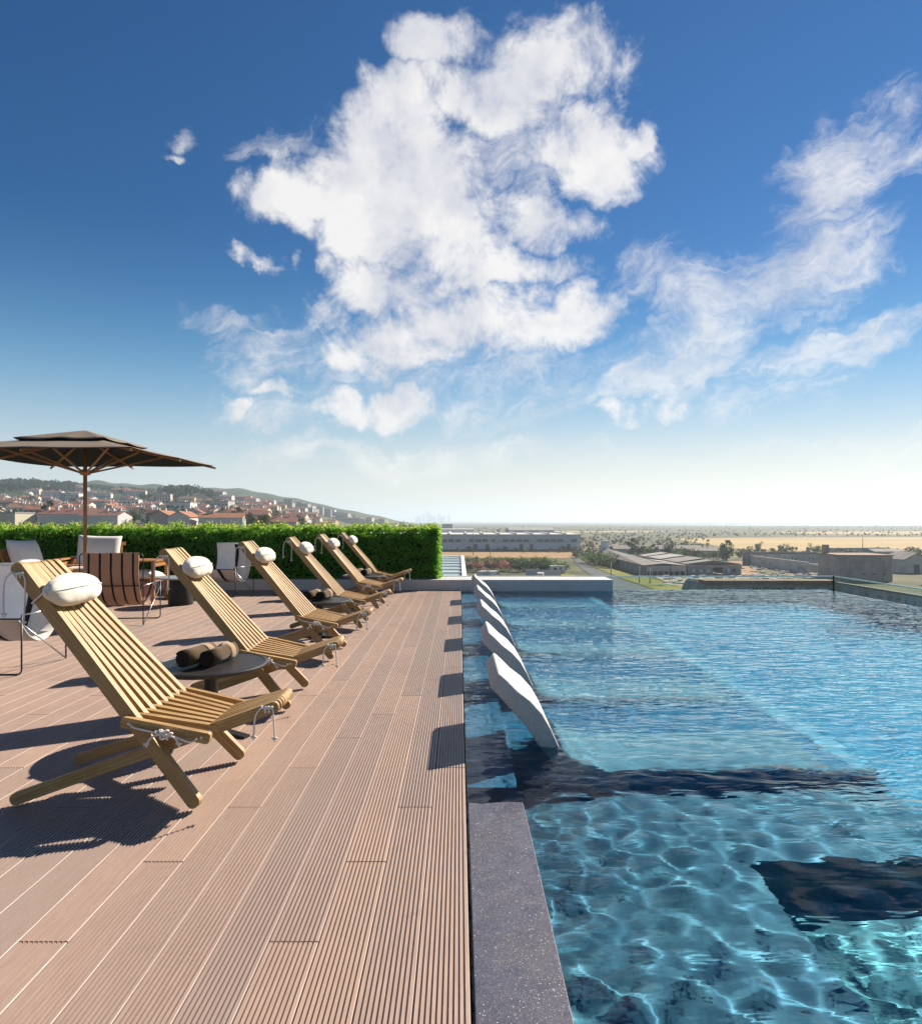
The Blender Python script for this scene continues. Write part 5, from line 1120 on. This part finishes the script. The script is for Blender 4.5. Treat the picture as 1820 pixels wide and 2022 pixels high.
part(r2, 'wall', 'worn_concrete', lambda m: (m.box(-8.4, -.5, 0, .4, 0, 3.4), m.box(2.8, 8.4, 0, .4, 0, 3.4), m.box(-.5, 2.8, 0, .4, 2.5, 3.4))); part(r2, 'side_wall', 'worn_concrete', lambda m: m.box(-8.9, -8.41, 0, 58, 0, 3.6)); part(r2, 'side_wall', 'worn_concrete', lambda m: m.box(8.41, 8.9, 0, 58, 0, 3.6)); part(r2, 'back_wall', 'worn_concrete', lambda m: m.box(-8.9, 8.9, 58.01, 58.4, 0, 4.5)); part(r2, 'floor', 'yard_dirt', lambda m: m.box(-8.4, 8.4, .41, 58, 0, .05))
for k in range(6):
    y0 = 1 + 9.4*k; part(r2, 'roof_panel', 'pale_old_roof' if k > 2 else 'old_roof', lambda m: m.prism([(-9.3, 3.55), (9.3, 3.55), (9.3, 3.7), (0, 4.9+.15*(k % 2)), (-9.3, 3.7)], y0, y0 + (8.9 if k % 2 else 6.2)))
strokes(r2, -7.5, -1.5, .7, 2.3, -.03, 5, 'x', 1); strokes(r2, 3.4, 8, .6, 2.4, -.03, 5, 'x', 2)
# concrete block house with a chimney
cb = empty('concrete_block', (121.5, 192, GZ0), R(-3), 'big bare concrete panel building with a square chimney, near the right edge', 'ruin'); part(cb, 'core', 'worn_concrete', lambda m: m.box(-7.6, 7.6, .1, 13, 0, 7.6)); part(cb, 'roof_edge', 'rust_sheet', lambda m: m.box(-7.9, 7.9, -.25, 13.2, 7.61, 7.9))
for i in range(5):
    for j in range(2): part(cb, 'panel', 'worn_concrete', lambda m: m.box(-7.6 + 3.05*i + .03, -7.6 + 3.05*(i+1) - .03, -.06, .09, .04 + 3.8*j, 3.76 + 3.8*j))
for x in (-1.0, 1.8, 4.8): part(cb, 'opening', 'paint_black', lambda m: m.box(x, x + .7, -.1, .05, 1.9, 2.4))
part(cb, 'chimney', 'worn_concrete', lambda m: m.box(-7.2, -5.7, 10, 11.5, 7.9, 10.6))
# roofless walls with painted scrawl left of it
rw = empty('roofless_ruin', (119, 205, GZ0), 0, 'roofless graffiti-covered walls left of the concrete block', 'ruin'); part(rw, 'long_wall', 'worn_plaster', lambda m: (m.box(-.3, .3, 14, 58, 0, 4.0), m.box(-.3, .3, 0, 8, 0, 3.2), m.box(-.3, .3, 8, 14, 2.9, 3.6))); part(rw, 'back_wall', 'worn_plaster', lambda m: m.box(.31, 38, 57, 57.6, 0, 4.6)); part(rw, 'coping', 'old_roof', lambda m: m.box(.31, 38.2, 56.8, 57.8, 4.61, 5.4)); part(rw, 'gable', 'worn_concrete', lambda m: m.prism([(-3.4, 0), (-.31, 0), (-.31, 5.4), (-1.8, 6.2), (-3.4, 5.0)], 57, 57.5))
part(rw, 'cross_wall', 'worn_plaster', lambda m: m.box(.31, 20, 24, 24.5, 0, 2.8)); strokes(rw, 16, 56, .8, 3.0, -.33, 9, 'y', 5); strokes(rw, 4, 34, 1.4, 3.6, 56.96, 8, 'x', 6)
# wall with rusty coping just below the terrace
nw = empty('graffiti_wall', (60, 120, GZ0), 0, 'long grey wall with rusty top and faded graffiti, behind the glass balustrade', 'wall')
for k in range(8): part(nw, 'panel', 'worn_concrete', lambda m: m.box(-14 + 3*k + .03, -11 + 3*k - .03, 0, .35, 0, 6.1))
part(nw, 'coping', 'rust_sheet', lambda m: m.box(-14.2, 10.4, -.2, 3.0, 6.11, 6.9)); part(nw, 'core', 'old_roof', lambda m: m.box(-14, 10, .36, .7, 0, 6.1))
for k in range(20): part(nw, 'panel', 'worn_bluish', lambda m: m.box(10.02, 10.4, -3.4*(k+1) + .03, -3.4*k - .03, 0, 6.4))
part(nw, 'coping', 'old_roof', lambda m: m.box(9.9, 10.6, -68, -.21, 6.41, 6.7)); part(nw, 'core', 'old_roof', lambda m: m.box(10.41, 10.7, -68, -.01, 0, 6.4)); strokes(nw, -10, 9, 4.2, 5.9, -.03, 9, 'x', 8); strokes(nw, -60, -4, 3.4, 6.0, 9.98, 16, 'y', 9)
# concrete half-tubes in the yard
for i, (x, d) in enumerate([(1392, 140), (1418, 134)]):
    X = px2(x, d); e = empty('concrete_arch', (X, d, GZ0), R(10), '%s concrete half-tube arch lying in the dirt yard beyond the pool edge' % ['left', 'right'][i], 'arch', 'concrete arches in the yard'); pr = [(2.6*math.cos(a), 2.6*math.sin(a)*2.0) for a in np.linspace(0, math.pi, 15)] + [(2.3*math.cos(a), 2.3*math.sin(a)*2.0) for a in np.linspace(math.pi, 0, 15)]
    m = MB(); n = 15; vs = []; fs = []
    for yy in (0, 6):
        vs += [(a, yy, b) for a, b in pr]
    for q in range(14): fs += [(q, q+1, 30+q+1, 30+q), (29-q, 30+29-q, 30+28-q, 28-q), (q, 29-q, 28-q, q+1), (30+q, 30+q+1, 30+28-q, 30+29-q)]
    m.add(vs, fs); m.obj('shell', 'worn_concrete', e)
# small derelict gabled house at the right edge
rh = empty('ruined_house', (158, 222, GZ0), R(8), 'small derelict gabled house at the right edge behind low graffiti walls', 'ruin'); part(rh, 'wall', 'worn_plaster', lambda m: m.prism([(-5, 0), (5, 0), (5, 4.6), (0, 6.8), (-5, 4.6)], 0, 9)); part(rh, 'roof', 'old_roof', lambda m: m.prism([(-5.5, 4.5), (0, 6.85), (5.5, 4.5), (5.5, 4.75), (0, 7.1), (-5.5, 4.75)], -.4, 9.4)); part(rh, 'door_opening', 'paint_black', lambda m: m.box(-1, 1, -.06, .05, 0, 3.0))
lw = empty('low_wall', (140, 182, GZ0), R(4), 'low white wall with scrawled graffiti right of the concrete block', 'wall'); part(lw, 'wall', 'worn_plaster', lambda m: m.box(-9, 22, 0, .5, 0, 3.8)); strokes(lw, -7, 20, .9, 2.9, -.04, 9, 'x', 12)
# broken masonry lying about the ruins
rb_ = MB(); gq = random.Random(31)
for _ in range(420):
    p = G(gq.uniform(1300, 1640), gq.uniform(1118, 1158)); sx, sy, sz = gq.uniform(.2, 1.1), gq.uniform(.2, .9), gq.uniform(.1, .55); rb_.box(p.x - sx, p.x + sx, p.y - sy, p.y + sy, GZ0, GZ0 + sz)
tag(rb_.obj('rubble', 'worn_plaster'), 'broken masonry strewn over the dirt yard by the ruins', 'rubble', None, 'stuff')
# low sheds, walls and tracks farther out on the plain
for i, (x, y, wd, hh, dp, nm, lab) in enumerate([(1208, 1090, 9, 2.6, 10, 'shed', 'small white shed left of the tree row on the plain'), (1300, 1097, 46, 3.2, 14, 'shed', 'long low brown-roofed shed behind the tree row'), (1400, 1100, 20, 3.0, 10, 'shed', 'low shed half hidden behind the last trees of the row'), (1755, 1104, 14, 3.4, 9, 'shed', 'grey shed behind the concrete block, near the right edge'), (1050, 1056, 60, 6, 30, 'shed', 'far pale hall in the haze above the warehouse roof'), (1690, 1090, 40, 2.2, .5, 'field_wall', 'long low field wall behind the concrete block')]):
    p = G(x, y); e = empty(nm, p, R(3*i - 6), lab, 'wall' if nm == 'field_wall' else 'shed'); part(e, 'wall', 'worn_plaster', lambda m: m.box(-wd/2, wd/2, 0, dp, 0, hh))
    part(e, 'roof', 'old_roof' if i in (1, 2, 3, 5) else 'pale_old_roof', lambda m: m.prism([(-dp/2-.3, hh+.005), (dp/2+.3, hh+.005), (dp/2+.3, hh+.2), (0, hh+.3+dp*.12), (-dp/2-.3, hh+.2)], -wd/2-.3, wd/2+.3), loc=(0, dp/2, 0), rot=(0, 0, R(90)))
    if nm == 'shed':
        for k in range(max(1, int(wd//5))): part(e, 'door', 'window_dark', lambda m: m.box(-wd/2 + 1.5 + 5*k, -wd/2 + 3.1 + 5*k, -.06, .05, 0, hh*.7))
plain('post_wood', (.16, .12, .09), .9, .3, 2)
for (xa, ya, xb, yb, n, lab) in [(1480, 1097, 1640, 1098.5, 22, 'wire fence of thin posts in front of the golden field'), (1660, 1096, 1830, 1095, 24, 'wire fence of thin posts behind the concrete block')]:
    a, b = G(xa, ya), G(xb, yb); e = empty('post_fence', a, 0, lab, 'fence', 'post fences along the golden field')
    for k in range(n + 1): q = (b - a)*k/n; MB().box(-.07, .07, -.07, .07, 0, 1.5).obj('post', 'post_wood', e, loc=q)
    for z in (.7, 1.35): MB().tube([(0, 0, z), tuple(b - a + Vector((0, 0, z)))], .03, 4).obj('rail', 'post_wood', e)
# ================================================================== haze
def m_haze(t, o):
    pv = t.new('ShaderNodeVolumePrincipled'); pv.inputs['Color'].default_value = (0.74, 0.87, 0.99, 1); pv.inputs['Density'].default_value = HAZE; pv.inputs['Anisotropy'].default_value = 0.3
    t.l.new(pv.outputs[0], o.inputs['Volume'])
HAZE = 2.2e-4
material('haze_air', m_haze)
hz = MB().box(-14600, 14600, -14600, 14600, -19, 118).obj('haze', 'haze_air'); tag(hz, kind='stuff')
